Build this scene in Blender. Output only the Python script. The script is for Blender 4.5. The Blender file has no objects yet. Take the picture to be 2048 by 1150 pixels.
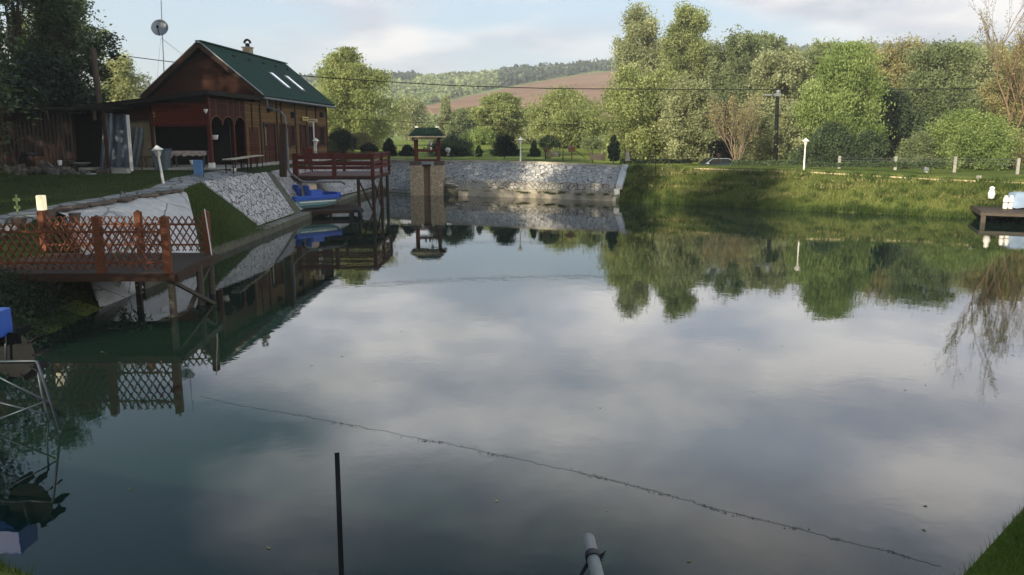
import bpy, bmesh, math, random
import numpy as np
from mathutils import Vector, Matrix, noise as mnoise
R = math.radians
scene = bpy.context.scene
col = scene.collection

# ------------------------------------------------------------------ camera
F = 1600.0; CAMH = 4.0; PITCH = math.atan(305 / F)
cam = bpy.data.cameras.new('camera'); camo = bpy.data.objects.new('camera', cam); col.objects.link(camo)
cam.sensor_width = 36; cam.lens = 36 * F / 2048
cam.clip_start = 0.05; cam.clip_end = 6000
camo.location = (0, 0, CAMH); camo.rotation_euler = (math.pi / 2 - PITCH, 0, 0)
scene.camera = camo

# ------------------------------------------------------------------ light
SUN_AZ = R(218)      # clockwise from +Y : behind and to the left
SUN_EL = R(21)
SKY_STRENGTH = 0.12
sdir = Vector((math.sin(SUN_AZ) * math.cos(SUN_EL), math.cos(SUN_AZ) * math.cos(SUN_EL), math.sin(SUN_EL)))
sl = bpy.data.lights.new('sun', 'SUN'); sl.energy = 5.0; sl.angle = R(0.6); sl.color = (1.0, 0.88, 0.66)
so = bpy.data.objects.new('sun', sl); col.objects.link(so)
so.rotation_euler = sdir.to_track_quat('Z', 'Y').to_euler()

scene.view_settings.view_transform = 'Standard'; scene.view_settings.look = 'None'
scene.view_settings.exposure = 1.05; scene.view_settings.gamma = 1.0
scene.cycles.max_bounces = 6; scene.cycles.diffuse_bounces = 2; scene.cycles.glossy_bounces = 3
scene.cycles.transmission_bounces = 3; scene.cycles.transparent_max_bounces = 4
scene.cycles.use_denoising = True

w = bpy.data.worlds.new('World'); scene.world = w; w.use_nodes = True
N = w.node_tree.nodes; L = w.node_tree.links
bg = N['Background']; bg.inputs[1].default_value = 0.68
sky = N.new('ShaderNodeTexSky'); sky.sky_type = 'NISHITA'; sky.sun_disc = False
sky.sun_elevation = SUN_EL; sky.sun_rotation = SUN_AZ; sky.dust_density = 1.0; sky.altitude = 100
def wn(t, **k):
    n = N.new(t)
    for a, b in k.items(): setattr(n, a, b)
    return n
def wmath(op, a, b=None, clamp=False):
    n = N.new('ShaderNodeMath'); n.operation = op; n.use_clamp = clamp
    for i, q in enumerate((a, b)):
        if q is None: continue
        if isinstance(q, (int, float)): n.inputs[i].default_value = q
        else: L.new(q, n.inputs[i])
    return n.outputs[0]
def wmix(f, a, b):
    n = N.new('ShaderNodeMix'); n.data_type = 'RGBA'
    for i, q in ((0, f), (6, a), (7, b)):
        if isinstance(q, (int, float)): n.inputs[i].default_value = q
        elif isinstance(q, tuple): n.inputs[i].default_value = q
        else: L.new(q, n.inputs[i])
    return n.outputs[2]
def wramp(fac, stops):
    n = N.new('ShaderNodeValToRGB'); L.new(fac, n.inputs[0]); e = n.color_ramp.elements
    while len(e) < len(stops): e.new(0.5)
    for i, (p, c) in enumerate(stops):
        e[i].position = p; e[i].color = (c[0], c[1], c[2], 1) if isinstance(c, tuple) else (c, c, c, 1)
    return n.outputs[0]
tc = wn('ShaderNodeTexCoord'); sep = wn('ShaderNodeSeparateXYZ'); L.new(tc.outputs['Generated'], sep.inputs[0])
zc = wmath('MAXIMUM', sep.outputs[2], 0.0)
den = wmath('ADD', zc, 0.16)
cx = wmath('DIVIDE', sep.outputs[0], den); cy = wmath('DIVIDE', sep.outputs[1], den)
cmb = wn('ShaderNodeCombineXYZ'); L.new(cx, cmb.inputs[0]); L.new(cy, cmb.inputs[1]); cmb.inputs[2].default_value = 3.7
n1 = wn('ShaderNodeTexNoise'); n1.inputs['Scale'].default_value = 0.85; n1.inputs['Detail'].default_value = 5; n1.inputs['Roughness'].default_value = 0.45
n1.inputs['Distortion'].default_value = 0.35
L.new(cmb.outputs[0], n1.inputs['Vector'])
hi = wramp(zc, [(0.20, 0.0), (0.34, 1.0)])
thr = wmath('ADD', wmath('MULTIPLY', wmath('MAXIMUM', wmath('SUBTRACT', zc, 0.37), 0.0), 1.3), wmath('MULTIPLY', hi, wmath('MULTIPLY', sep.outputs[0], -0.62)))
thr = wmath('SUBTRACT', thr, wmath('MULTIPLY', wramp(zc, [(0.165, 0.0), (0.20, 1.0), (0.27, 1.0), (0.34, 0.0)]), 0.09))
thr = wmath('ADD', thr, wmath('MULTIPLY', wramp(zc, [(0.13, 1.0), (0.18, 0.0)]), 0.055))
mask = wramp(wmath('SUBTRACT', n1.outputs[0], thr), [(0.36, 0.0), (0.55, 1.0)])
n2 = wn('ShaderNodeTexNoise'); n2.inputs['Scale'].default_value = 1.9; n2.inputs['Detail'].default_value = 6
off = wn('ShaderNodeVectorMath'); off.operation = 'ADD'; off.inputs[1].default_value = (5.3, 1.2, 0); L.new(cmb.outputs[0], off.inputs[0])
L.new(off.outputs[0], n2.inputs['Vector'])
cloudc = wramp(n2.outputs[0], [(0.38, (0.46, 0.50, 0.60)), (0.49, (0.66, 0.66, 0.71)), (0.60, (0.90, 0.87, 0.86))])
skys = wn('ShaderNodeVectorMath'); skys.operation = 'SCALE'; L.new(sky.outputs[0], skys.inputs[0]); skys.inputs['Scale'].default_value = SKY_STRENGTH
blue = wmix(0.65, skys.outputs[0], wramp(zc, [(0.10, (0.36, 0.55, 0.72)), (0.17, (0.44, 0.58, 0.74)), (0.27, (0.22, 0.32, 0.46)), (0.36, (0.10, 0.22, 0.32)), (0.6, (0.07, 0.17, 0.25))]))
amp = wramp(zc, [(0.155, 0.315), (0.19, 0.62), (0.23, 0.70), (0.29, 0.64), (0.36, 0.80), (0.46, 0.42), (0.6, 0.28)])
ampc = wn('ShaderNodeVectorMath'); ampc.operation = 'SCALE'; L.new(cloudc, ampc.inputs[0]); L.new(wmath('MULTIPLY', amp, 3.1), ampc.inputs['Scale'])
base = wmix(mask, blue, ampc.outputs[0])
hz = wmath('POWER', wmath('SUBTRACT', 1.0, zc, True), 14.0)
final = wmix(wmath('MULTIPLY', hz, 0.55), base, (0.72, 0.80, 0.86, 1))
L.new(final, bg.inputs[0])

# ------------------------------------------------------------------ projection helpers (photo pixel + real depth -> metres)
_c, _s = math.cos(PITCH), math.sin(PITCH)
def _ray(u, v):
    a = 575 - v
    return (u - 1024, F * _c + a * _s, -F * _s + a * _c)
def G(u, v, z=0.0):
    r = _ray(u, v); t = (z - CAMH) / r[2]
    return Vector((r[0] * t, r[1] * t, z))
def D(u, v, y):
    r = _ray(u, v); t = y / r[1]
    return Vector((r[0] * t, y, CAMH + r[2] * t))

# ------------------------------------------------------------------ materials
MATS = {}
class NT:
    def __init__(s, name):
        s.m = bpy.data.materials.new(name); s.m.use_nodes = True
        s.n = s.m.node_tree.nodes; s.l = s.m.node_tree.links; s.b = s.n['Principled BSDF']
        s.tc = s.n.new('ShaderNodeTexCoord')
    def new(s, t, **k):
        n = s.n.new(t)
        for a, b in k.items(): n.inputs[a].default_value = b
        return n
    def vec(s, scale=(1, 1, 1), rot=(0, 0, 0), src='Object'):
        m = s.n.new('ShaderNodeMapping'); m.inputs['Scale'].default_value = scale; m.inputs['Rotation'].default_value = rot
        s.l.new(s.tc.outputs[src], m.inputs[0]); return m.outputs[0]
    def noise(s, scale, detail=4, vec=None, rough=0.55, dist=0.0):
        n = s.new('ShaderNodeTexNoise', Scale=scale, Detail=detail, Roughness=rough, Distortion=dist)
        s.l.new(vec if vec else s.tc.outputs['Object'], n.inputs['Vector']); return n.outputs[0]
    def ramp(s, fac, stops):
        n = s.n.new('ShaderNodeValToRGB'); s.l.new(fac, n.inputs[0]); e = n.color_ramp.elements
        while len(e) < len(stops): e.new(0.5)
        for i, (p, c) in enumerate(stops):
            e[i].position = p; e[i].color = (c[0], c[1], c[2], 1) if isinstance(c, tuple) else (c, c, c, 1)
        return n.outputs[0]
    def mix(s, f, a, b, bt='MIX'):
        n = s.n.new('ShaderNodeMix'); n.data_type = 'RGBA'; n.blend_type = bt
        for i, q in ((0, f), (6, a), (7, b)):
            if isinstance(q, (int, float)): n.inputs[i].default_value = q
            elif isinstance(q, tuple): n.inputs[i].default_value = (q[0], q[1], q[2], 1)
            else: s.l.new(q, n.inputs[i])
        return n.outputs[2]
    def math(s, op, a, b=None):
        n = s.n.new('ShaderNodeMath'); n.operation = op
        for i, q in enumerate((a, b)):
            if q is None: continue
            if isinstance(q, (int, float)): n.inputs[i].default_value = q
            else: s.l.new(q, n.inputs[i])
        return n.outputs[0]
    def bump(s, h, strength=0.4, dist=0.02):
        n = s.n.new('ShaderNodeBump'); n.inputs['Strength'].default_value = strength; n.inputs['Distance'].default_value = dist
        s.l.new(h, n.inputs['Height']); s.l.new(n.outputs[0], s.b.inputs['Normal'])
    def out(s, c, rough=0.7, spec=0.3):
        if isinstance(c, tuple): s.b.inputs['Base Color'].default_value = (c[0], c[1], c[2], 1)
        else: s.l.new(c, s.b.inputs['Base Color'])
        if isinstance(rough, (int, float)): s.b.inputs['Roughness'].default_value = rough
        else: s.l.new(rough, s.b.inputs['Roughness'])
        s.b.inputs['Specular IOR Level'].default_value = spec
        return s.m

def plain(name, c, rough=0.6, var=0.25, scale=6, spec=0.3, bump=0.15, metal=0.0):
    t = NT(name); f = t.noise(scale, 5)
    a = tuple(q * (1 - var) for q in c); b = tuple(min(1, q * (1 + var)) for q in c)
    cc = t.ramp(f, [(0.3, a), (0.7, b)])
    t.bump(t.noise(scale * 5, 4), bump, 0.01); t.b.inputs['Metallic'].default_value = metal
    return t.out(cc, rough, spec)
def wood(name, c, grain=(1, 14, 14), rough=0.65, var=0.5):
    t = NT(name); f = t.noise(3.0, 7, t.vec(grain), 0.65, 0.4)
    cc = t.ramp(f, [(0.28, tuple(q * (1 - var) for q in c)), (0.55, c), (0.75, tuple(min(1, q * (1 + var)) for q in c))])
    t.bump(f, 0.3, 0.01)
    return t.out(cc, rough, 0.12)
def leafmat(name, c1, c2, trans=0.35, rough=0.55):
    t = NT(name)
    at = t.n.new('ShaderNodeAttribute'); at.attribute_name = 'tint'
    cc = t.ramp(at.outputs['Fac'], [(0.0, tuple(q * 0.62 for q in c1)), (0.5, c1), (1.0, c2)])
    t.out(cc, rough, 0.25)
    tr = t.n.new('ShaderNodeBsdfTranslucent'); t.l.new(t.mix(0.5, cc, (c2[0] * 1.2, c2[1] * 1.2, c2[2] * 0.5)), tr.inputs[0])
    mx = t.n.new('ShaderNodeMixShader'); mx.inputs[0].default_value = trans
    t.l.new(t.b.outputs[0], mx.inputs[1]); t.l.new(tr.outputs[0], mx.inputs[2])
    t.l.new(mx.outputs[0], t.n['Material Output'].inputs[0])
    return t.m
M = {}
M['bark'] = wood('bark', (0.085, 0.065, 0.048), (6, 6, 1.5), 0.9)
M['bark_pale'] = wood('pale_bark', (0.30, 0.25, 0.18), (6, 6, 1.5), 0.9)
M['bark_birch'] = wood('birch_bark', (0.52, 0.48, 0.38), (2, 2, 8), 0.8)
M['willow'] = leafmat('willow_leaves', (0.23, 0.27, 0.11), (0.44, 0.48, 0.22), 0.5)
M['willow_grey'] = leafmat('silver_willow_leaves', (0.27, 0.3, 0.17), (0.48, 0.5, 0.3), 0.5)
M['fresh'] = leafmat('fresh_leaves', (0.2, 0.27, 0.09), (0.4, 0.47, 0.19), 0.5)
M['mid'] = leafmat('mid_green_leaves', (0.15, 0.19, 0.09), (0.28, 0.32, 0.16), 0.45)
M['dark'] = leafmat('dark_leaves', (0.045, 0.07, 0.035), (0.1, 0.14, 0.06), 0.25)
M['darker'] = leafmat('deep_green_needles', (0.010, 0.024, 0.014), (0.028, 0.052, 0.028), 0.12)
M['olive'] = leafmat('olive_buds', (0.22, 0.2, 0.09), (0.4, 0.36, 0.16), 0.35)
M['twigpale'] = plain('pale_twig_bark', (0.23, 0.175, 0.125), 0.9, 0.3)
M['twig'] = plain('twig_bark', (0.16, 0.11, 0.07), 0.9, 0.3)
M['hillwood'] = leafmat('hill_wood_leaves', (0.16, 0.21, 0.09), (0.3, 0.36, 0.16), 0.25)
M['hillpine'] = leafmat('hill_pine_needles', (0.045, 0.07, 0.05), (0.09, 0.12, 0.08), 0.1)
M['blade'] = leafmat('grass_blades', (0.120, 0.165, 0.040), (0.30, 0.31, 0.10), 0.3)
M['blade_dark'] = leafmat('lush_grass_blades', (0.050, 0.085, 0.018), (0.12, 0.17, 0.04), 0.3)

def grass_mat(name, a, b, d):
    t = NT(name); f = t.noise(0.35, 5); g = t.noise(9, 5)
    c = t.ramp(f, [(0.30, a), (0.52, b), (0.72, d)])
    c = t.mix(0.55, c, t.ramp(g, [(0.3, 0.35), (0.7, 1.0)]), 'MULTIPLY')
    t.bump(g, 0.8, 0.08)
    return t.out(c, 0.95, 0.05)
M['grass'] = grass_mat('grass_ground', (0.07, 0.115, 0.024), (0.12, 0.16, 0.035), (0.18, 0.19, 0.06))
M['meadow'] = grass_mat('meadow_ground', (0.14, 0.20, 0.035), (0.20, 0.25, 0.055), (0.26, 0.26, 0.09))
M['hill'] = grass_mat('hill_ground', (0.15, 0.20, 0.08), (0.20, 0.26, 0.10), (0.24, 0.28, 0.13))
M['lawn'] = grass_mat('shaded_lawn_ground', (0.022, 0.038, 0.010), (0.034, 0.055, 0.014), (0.05, 0.065, 0.02))  # albedo lowered to put the left yard's shade into the lawn
def paving(name, scale, c1, c2, joint, jw=0.05, vscale=(1, 1, 1)):
    t = NT(name); v = t.vec(vscale)
    wv = t.n.new('ShaderNodeVectorMath'); wv.operation = 'ADD'
    nz = t.new('ShaderNodeTexNoise', Scale=2.2, Detail=3); t.l.new(v, nz.inputs['Vector'])
    sc = t.n.new('ShaderNodeVectorMath'); sc.operation = 'SCALE'; sc.inputs['Scale'].default_value = 0.28
    t.l.new(nz.outputs['Color'], sc.inputs[0]); t.l.new(v, wv.inputs[0]); t.l.new(sc.outputs[0], wv.inputs[1])
    e = t.new('ShaderNodeTexVoronoi', Scale=scale); e.feature = 'DISTANCE_TO_EDGE'; t.l.new(wv.outputs[0], e.inputs['Vector'])
    q = t.new('ShaderNodeTexVoronoi', Scale=scale); t.l.new(wv.outputs[0], q.inputs['Vector'])
    edge = t.ramp(e.outputs['Distance'], [(jw * 0.35, 0.0), (jw, 1.0)])
    cell = t.n.new('ShaderNodeSeparateColor'); t.l.new(q.outputs['Color'], cell.inputs[0])
    cc = t.mix(cell.outputs[0], c1, c2)
    cc = t.mix(0.5, cc, t.ramp(t.noise(5, 6), [(0.3, 0.5), (0.75, 1.0)]), 'MULTIPLY')
    cc = t.mix(t.ramp(t.noise(0.5, 4), [(0.5, 0.0), (0.75, 0.45)]), cc, tuple(x * 0.45 for x in c1))
    cc = t.mix(edge, joint, cc)
    hb = t.math('ADD', edge, t.math('MULTIPLY', t.noise(14, 4), 0.3))
    t.bump(hb, 1.0, 0.05)
    return t.out(cc, 0.85, 0.15)
M['crazy'] = paving('crazy_paving', 3.3, (0.40, 0.395, 0.39), (0.56, 0.55, 0.54), (0.10, 0.098, 0.095), 0.055)
M['crazy_small'] = paving('stone_wall_facing', 3.6, (0.44, 0.42, 0.38), (0.58, 0.55, 0.50), (0.12, 0.11, 0.10), 0.05)
M['rubble'] = paving('rubble_stone', 5.5, (0.46, 0.36, 0.24), (0.60, 0.49, 0.34), (0.28, 0.22, 0.15), 0.055)
M['flag'] = paving('flagstones', 1.6, (0.26, 0.27, 0.28), (0.40, 0.40, 0.40), (0.08, 0.09, 0.07), 0.06)
def concrete(name, c, stain=0.5):
    t = NT(name); f = t.noise(1.2, 7, None, 0.65); g = t.noise(18, 4)
    cc = t.ramp(f, [(0.3, tuple(q * (1 - stain) for q in c)), (0.6, c)])
    cc = t.mix(0.3, cc, t.ramp(g, [(0.3, 0.6), (0.7, 1.0)]), 'MULTIPLY')
    t.bump(g, 0.4, 0.01); return t.out(cc, 0.85, 0.15)
M['concrete'] = concrete('weathered_concrete', (0.40, 0.39, 0.36))
M['apron'] = paving('cracked_pale_concrete', 0.55, (0.50, 0.50, 0.50), (0.58, 0.58, 0.58), (0.30, 0.30, 0.30), 0.012)
M['concrete_pale'] = concrete('pale_concrete', (0.62, 0.62, 0.62), 0.35)
M['concrete_dark'] = concrete('moss_and_shade_concrete', (0.12, 0.12, 0.09))  # dark mossy tone, also used for shade in the wall recess
M['kerb'] = concrete('kerb_concrete', (0.50, 0.45, 0.36), 0.6)
M['kerbtop'] = concrete('stained_kerb_top', (0.27, 0.26, 0.22), 0.7)
def boards(name, c, pitch, horiz=True, gap=0.12, var=0.3):
    t = NT(name); sp = t.n.new('ShaderNodeSeparateXYZ'); t.l.new(t.tc.outputs['Object'], sp.inputs[0])
    z = sp.outputs[2] if horiz else t.math('ADD', sp.outputs[0], sp.outputs[1])
    q = t.math('DIVIDE', z, pitch); fr = t.math('FRACT', q); idx = t.math('FLOOR', q)
    edge = t.ramp(fr, [(0.0, 0.25), (gap, 1.0)])
    wn_ = t.n.new('ShaderNodeTexWhiteNoise'); wn_.noise_dimensions = '1D'; t.l.new(idx, wn_.inputs['W'])
    gv = t.vec((1, 1, 14) if horiz else (14, 14, 1))
    gr = t.noise(2.5, 5, gv)
    cc = t.ramp(gr, [(0.3, tuple(x * (1 - var) for x in c)), (0.7, tuple(min(1, x * (1 + var)) for x in c))])
    cc = t.mix(0.3, cc, wn_.outputs['Value'], 'MULTIPLY')
    cc = t.mix(1.0, cc, edge, 'MULTIPLY')
    t.bump(fr, 0.5, 0.02)
    return t.out(cc, 0.85, 0.06)
M['siding'] = boards('tan_siding', (0.15, 0.092, 0.040), 0.17)
M['siding_red'] = boards('red_brown_siding', (0.070, 0.025, 0.016), 0.17)
M['siding_end'] = boards('brown_gable_boards', (0.048, 0.021, 0.014), 0.17)
M['redwood'] = wood('red_stained_wood', (0.085, 0.019, 0.015))
M['redwood_lit'] = wood('sunlit_lattice_wood', (0.22, 0.040, 0.020))  # brighter copy of the red wood, sunlight painted into the porch lattice
M['darkwood'] = wood('dark_brown_wood', (0.045, 0.024, 0.016))
M['fencewood'] = wood('reddish_fence_wood', (0.135, 0.048, 0.024))
M['deckwood'] = wood('weathered_deck_boards', (0.055, 0.042, 0.036))
M['deckred'] = wood('faded_red_deck_boards', (0.18, 0.10, 0.095))
M['greywood'] = wood('grey_weathered_wood', (0.075, 0.065, 0.053))
M['spoutwood'] = wood('brown_spout_board', (0.17, 0.115, 0.07))
M['plankpale'] = wood('pale_plank', (0.46, 0.42, 0.34))
def roofmat():
    t = NT('green_shingles')
    br = t.n.new('ShaderNodeTexBrick'); br.inputs['Scale'].default_value = 3.2
    br.inputs['Mortar Size'].default_value = 0.02; br.inputs['Color1'].default_value = (0.009, 0.042, 0.031, 1)
    br.inputs['Color2'].default_value = (0.018, 0.064, 0.048, 1); br.inputs['Mortar'].default_value = (0.012, 0.03, 0.025, 1)
    m = t.n.new('ShaderNodeMapping'); m.inputs['Rotation'].default_value = (0, 0, R(90)); t.l.new(t.tc.outputs['Object'], m.inputs[0])
    t.l.new(m.outputs[0], br.inputs['Vector'])
    cc = t.mix(0.45, br.outputs[0], t.ramp(t.noise(1.3, 6), [(0.3, 0.55), (0.7, 1.0)]), 'MULTIPLY')
    t.bump(t.noise(40, 3), 0.3, 0.01)
    return t.out(cc, 0.9, 0.08)
M['roof'] = roofmat()
M['felt'] = plain('black_roofing_felt', (0.018, 0.017, 0.016), 0.9, spec=.06)
M['roofdark'] = plain('dark_roofing_felt', (0.012, 0.026, 0.020), 0.9, spec=.08)
M['white'] = plain('white_paint', (0.72, 0.70, 0.66), 0.45, 0.08)
M['cream'] = plain('cream_paint', (0.55, 0.44, 0.28), 0.5, 0.12)
M['galv'] = plain('galvanised_steel', (0.25, 0.27, 0.29), 0.4, 0.15, metal=0.5)
M['steel'] = plain('dark_steel', (0.012, 0.013, 0.014), 0.8, 0.3, spec=.1)
M['tubeblue'] = plain('grey_blue_tube', (0.045, 0.06, 0.08), 0.4, 0.2, metal=0.3)
M['blue'] = plain('blue_plastic', (0.020, 0.085, 0.42), 0.3, 0.12, 3, 0.5, 0.03)
M['blue_hopper'] = plain('blue_sheet_metal', (0.03, 0.10, 0.42), 0.45, 0.15, 3, 0.4, 0.05)
M['bluebox'] = plain('sky_blue_board', (0.10, 0.22, 0.42), 0.5, 0.15)
M['hullgreen'] = plain('grey_green_hull', (0.13, 0.24, 0.24), 0.4, 0.2)
M['pvc'] = plain('grey_pvc', (0.20, 0.225, 0.235), 0.4, 0.08, 4)
M['tie'] = plain('black_rubber', (0.008, 0.01, 0.014), 0.6)
M['black'] = plain('interior_shade_black', (0.006, 0.006, 0.006), 0.9)  # near-black that stands in for shade inside openings
M['tarp'] = plain('grey_blue_tarpaulin', (0.16, 0.19, 0.23), 0.6, 0.3, 2, 0.3, 0.5)
M['corr'] = plain('brown_corrugated_sheet', (0.020, 0.009, 0.008), 0.5, 0.25, 2)
M['beige'] = plain('beige_plaster', (0.22, 0.19, 0.12), 0.9, 0.15, 2)
M['yellow'] = plain('yellow_sign', (0.50, 0.40, 0.08), 0.5, 0.1)
M['glassy'] = plain('dark_window_glass', (0.015, 0.018, 0.02), 0.08, 0.2, 3, 0.6, 0.0)
M['skylight'] = plain('skylight_glass', (0.80, 0.84, 0.88), 0.12, 0.05, 3, 0.8, 0.0)
M['doorglass'] = plain('curtained_door_glass', (0.16, 0.16, 0.10), 0.25, 0.5, 5, 0.5, 0.0)
M['pipegrey'] = plain('dull_zinc_pipe', (0.11, 0.12, 0.13), 0.6, 0.2)
M['carpaint'] = plain('dark_car_paint', (0.02, 0.035, 0.055), 0.25, 0.1, 3, 0.6, 0.0)
M['chrome'] = plain('silver_trim', (0.6, 0.62, 0.62), 0.25, 0.05, 3, 0.5, 0.0, 0.6)
M['soil'] = plain('ploughed_soil', (0.24, 0.155, 0.10), 0.95, 0.15, 0.02)
M['junk'] = plain('assorted_scrap', (0.10, 0.095, 0.085), 0.8, 0.5, 4)
M['rust'] = plain('rusty_metal', (0.12, 0.06, 0.035), 0.8, 0.4, 4)
M['alu'] = plain('aluminium_pan', (0.30, 0.31, 0.32), 0.45, 0.15, metal=0.3)
M['clay'] = plain('clay_pot', (0.10, 0.075, 0.06), 0.8)
M['cloth'] = plain('patterned_cloth', (0.34, 0.28, 0.25), 0.9, 0.45, 9)
M['clothblue'] = plain('pale_blue_cover', (0.22, 0.29, 0.40), 0.7, 0.15, 3, 0.3, 0.4)
M['blade_lush'] = leafmat('lush_corner_grass', (0.075, 0.135, 0.018), (0.16, 0.25, 0.04), 0.35)
M['straw'] = leafmat('dry_straw', (0.22, 0.20, 0.08), (0.36, 0.32, 0.14), 0.2)
M['weed'] = leafmat('floating_weed', (0.012, 0.02, 0.012), (0.03, 0.045, 0.025), 0.1)
def lampglass():
    t = NT('frosted_lamp_glass'); return t.out(t.ramp(t.noise(4), [(0.3, (0.5, 0.5, 0.46)), (0.7, (0.62, 0.6, 0.55))]), 0.2, 0.5)
M['lampglass'] = lampglass()
def whitebox():
    t = NT('sunlit_box_glow'); t.out(t.ramp(t.noise(4), [(0.3, (0.72, 0.66, 0.46)), (0.7, (0.85, 0.80, 0.60))]), 0.5, 0.3)
    t.b.inputs['Emission Color'].default_value = (1.0, 0.88, 0.55, 1); t.b.inputs['Emission Strength'].default_value = 0.28  # faint emission stands in for sunlight on the box
    return t.m
M['litbox'] = whitebox()

# ------------------------------------------------------------------ mesh helpers
def tag(o, label=None, cat=None, group=None, kind=None):
    if label: o['label'] = label
    if cat: o['category'] = cat
    if group: o['group'] = group
    if kind: o['kind'] = kind
    return o
def empty(name, loc, rz=0.0, label=None, cat=None, group=None):
    o = bpy.data.objects.new(name, None); col.objects.link(o); o.empty_display_size = 0.2
    o.location = loc; o.rotation_euler = (0, 0, rz)
    return tag(o, label, cat, group)
class MB:
    def __init__(s): s.v = []; s.f = []; s.t = []
    def add(s, vs, fs):
        b = len(s.v); s.v += [tuple(v) for v in vs]; s.f += [tuple(b + i for i in f) for f in fs]; return s
    def box(s, c, d, rot=None):
        hx, hy, hz_ = d[0] / 2, d[1] / 2, d[2] / 2
        vs = [Vector((x * hx, y * hy, z * hz_)) for z in (-1, 1) for x, y in ((-1, -1), (1, -1), (1, 1), (-1, 1))]
        if rot is not None: vs = [rot @ v for v in vs]
        c = Vector(c)
        return s.add([v + c for v in vs], [(3, 2, 1, 0), (4, 5, 6, 7), (0, 1, 5, 4), (1, 2, 6, 5), (2, 3, 7, 6), (3, 0, 4, 7)])
    def beam(s, a, b, wdt, h=None, up=(0, 0, 1)):
        a = Vector(a); b = Vector(b); h = h or wdt; d = (b - a); ln = d.length; d.normalize(); u = Vector(up)
        if abs(d.dot(u)) > 0.98: u = Vector((0, 1, 0))
        x = d.cross(u).normalized(); z = x.cross(d)
        m = Matrix((x, d, z)).transposed()
        return s.box((a + b) / 2, (wdt, ln, h), m)
    def tube(s, pts, r, n=8, cap=True):
        pts = [Vector(p) for p in pts]; rs = r if isinstance(r, (list, tuple)) else [r] * len(pts)
        b = len(s.v); pu = None
        for i, p in enumerate(pts):
            d = (pts[min(i + 1, len(pts) - 1)] - pts[max(i - 1, 0)]).normalized()
            if pu is None:
                u = Vector((0, 0, 1)) if abs(d.z) < 0.9 else Vector((1, 0, 0))
                x = d.cross(u).normalized()
            else: x = (pu - d * pu.dot(d)).normalized()
            pu = x; y = d.cross(x)
            for k in range(n):
                a = 2 * math.pi * k / n; s.v.append(tuple(p + (x * math.cos(a) + y * math.sin(a)) * rs[i]))
        for i in range(len(pts) - 1):
            for k in range(n):
                s.f.append((b + i * n + k, b + i * n + (k + 1) % n, b + (i + 1) * n + (k + 1) % n, b + (i + 1) * n + k))
        if cap:
            s.f.append(tuple(b + k for k in range(n - 1, -1, -1))); e = b + (len(pts) - 1) * n
            s.f.append(tuple(e + k for k in range(n)))
        return s
    def lathe(s, c, prof, n=16):
        c = Vector(c); b = len(s.v)
        for r, z in prof:
            for k in range(n):
                a = 2 * math.pi * k / n; s.v.append((c.x + r * math.cos(a), c.y + r * math.sin(a), c.z + z))
        for i in range(len(prof) - 1):
            for k in range(n):
                s.f.append((b + i * n + k, b + i * n + (k + 1) % n, b + (i + 1) * n + (k + 1) % n, b + (i + 1) * n + k))
        s.f.append(tuple(b + k for k in range(n - 1, -1, -1))); e = b + (len(prof) - 1) * n
        s.f.append(tuple(e + k for k in range(n)))
        return s
    def prism(s, poly, axis, t):           # poly: 3-D points of one face, axis: extrusion vector
        n = len(poly); a = Vector(axis) * t
        vs = [Vector(p) for p in poly] + [Vector(p) + a for p in poly]
        return s.add(vs, [tuple(range(n - 1, -1, -1)), tuple(range(n, 2 * n))] + [(i, (i + 1) % n, n + (i + 1) % n, n + i) for i in range(n)])
    def build(s, name, m, parent=None, bevel=0.0, smooth=False, loc=None):
        me = bpy.data.meshes.new(name); me.from_pydata(s.v, [], s.f); me.validate()
        bm = bmesh.new(); bm.from_mesh(me); bmesh.ops.recalc_face_normals(bm, faces=bm.faces[:])
        if bevel > 0: bmesh.ops.bevel(bm, geom=bm.edges[:], offset=bevel, segments=1, affect='EDGES', clamp_overlap=True)
        bm.to_mesh(me); bm.free()
        if smooth:
            me.polygons.foreach_set('use_smooth', [True] * len(me.polygons))
        me.materials.append(m); o = bpy.data.objects.new(name, me); col.objects.link(o)
        if parent: o.parent = parent
        if loc: o.location = loc
        return o
def quads(name, V, m, tint=None, parent=None, nper=4):
    """V: (n*nper,3) array, each nper rows is one face"""
    V = np.asarray(V, dtype=np.float32); n = len(V) // nper
    me = bpy.data.meshes.new(name); me.vertices.add(n * nper); me.vertices.foreach_set('co', V.ravel())
    me.loops.add(n * nper); me.loops.foreach_set('vertex_index', np.arange(n * nper, dtype=np.int32))
    me.polygons.add(n); me.polygons.foreach_set('loop_start', np.arange(0, n * nper, nper, dtype=np.int32))
    try: me.polygons.foreach_set('loop_total', np.full(n, nper, dtype=np.int32))
    except Exception: pass
    me.update(calc_edges=True)
    if tint is not None:
        a = me.attributes.new('tint', 'FLOAT', 'FACE'); a.data.foreach_set('value', np.clip(tint, 0, 1).astype(np.float32))
    me.materials.append(m); o = bpy.data.objects.new(name, me); col.objects.link(o)
    if parent: o.parent = parent
    return o
def copy_tree(o, parent=None):
    c = o.copy(); col.objects.link(c); c.parent = parent
    for ch in [q for q in bpy.data.objects if q.parent == o]: copy_tree(ch, c)
    return c

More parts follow.
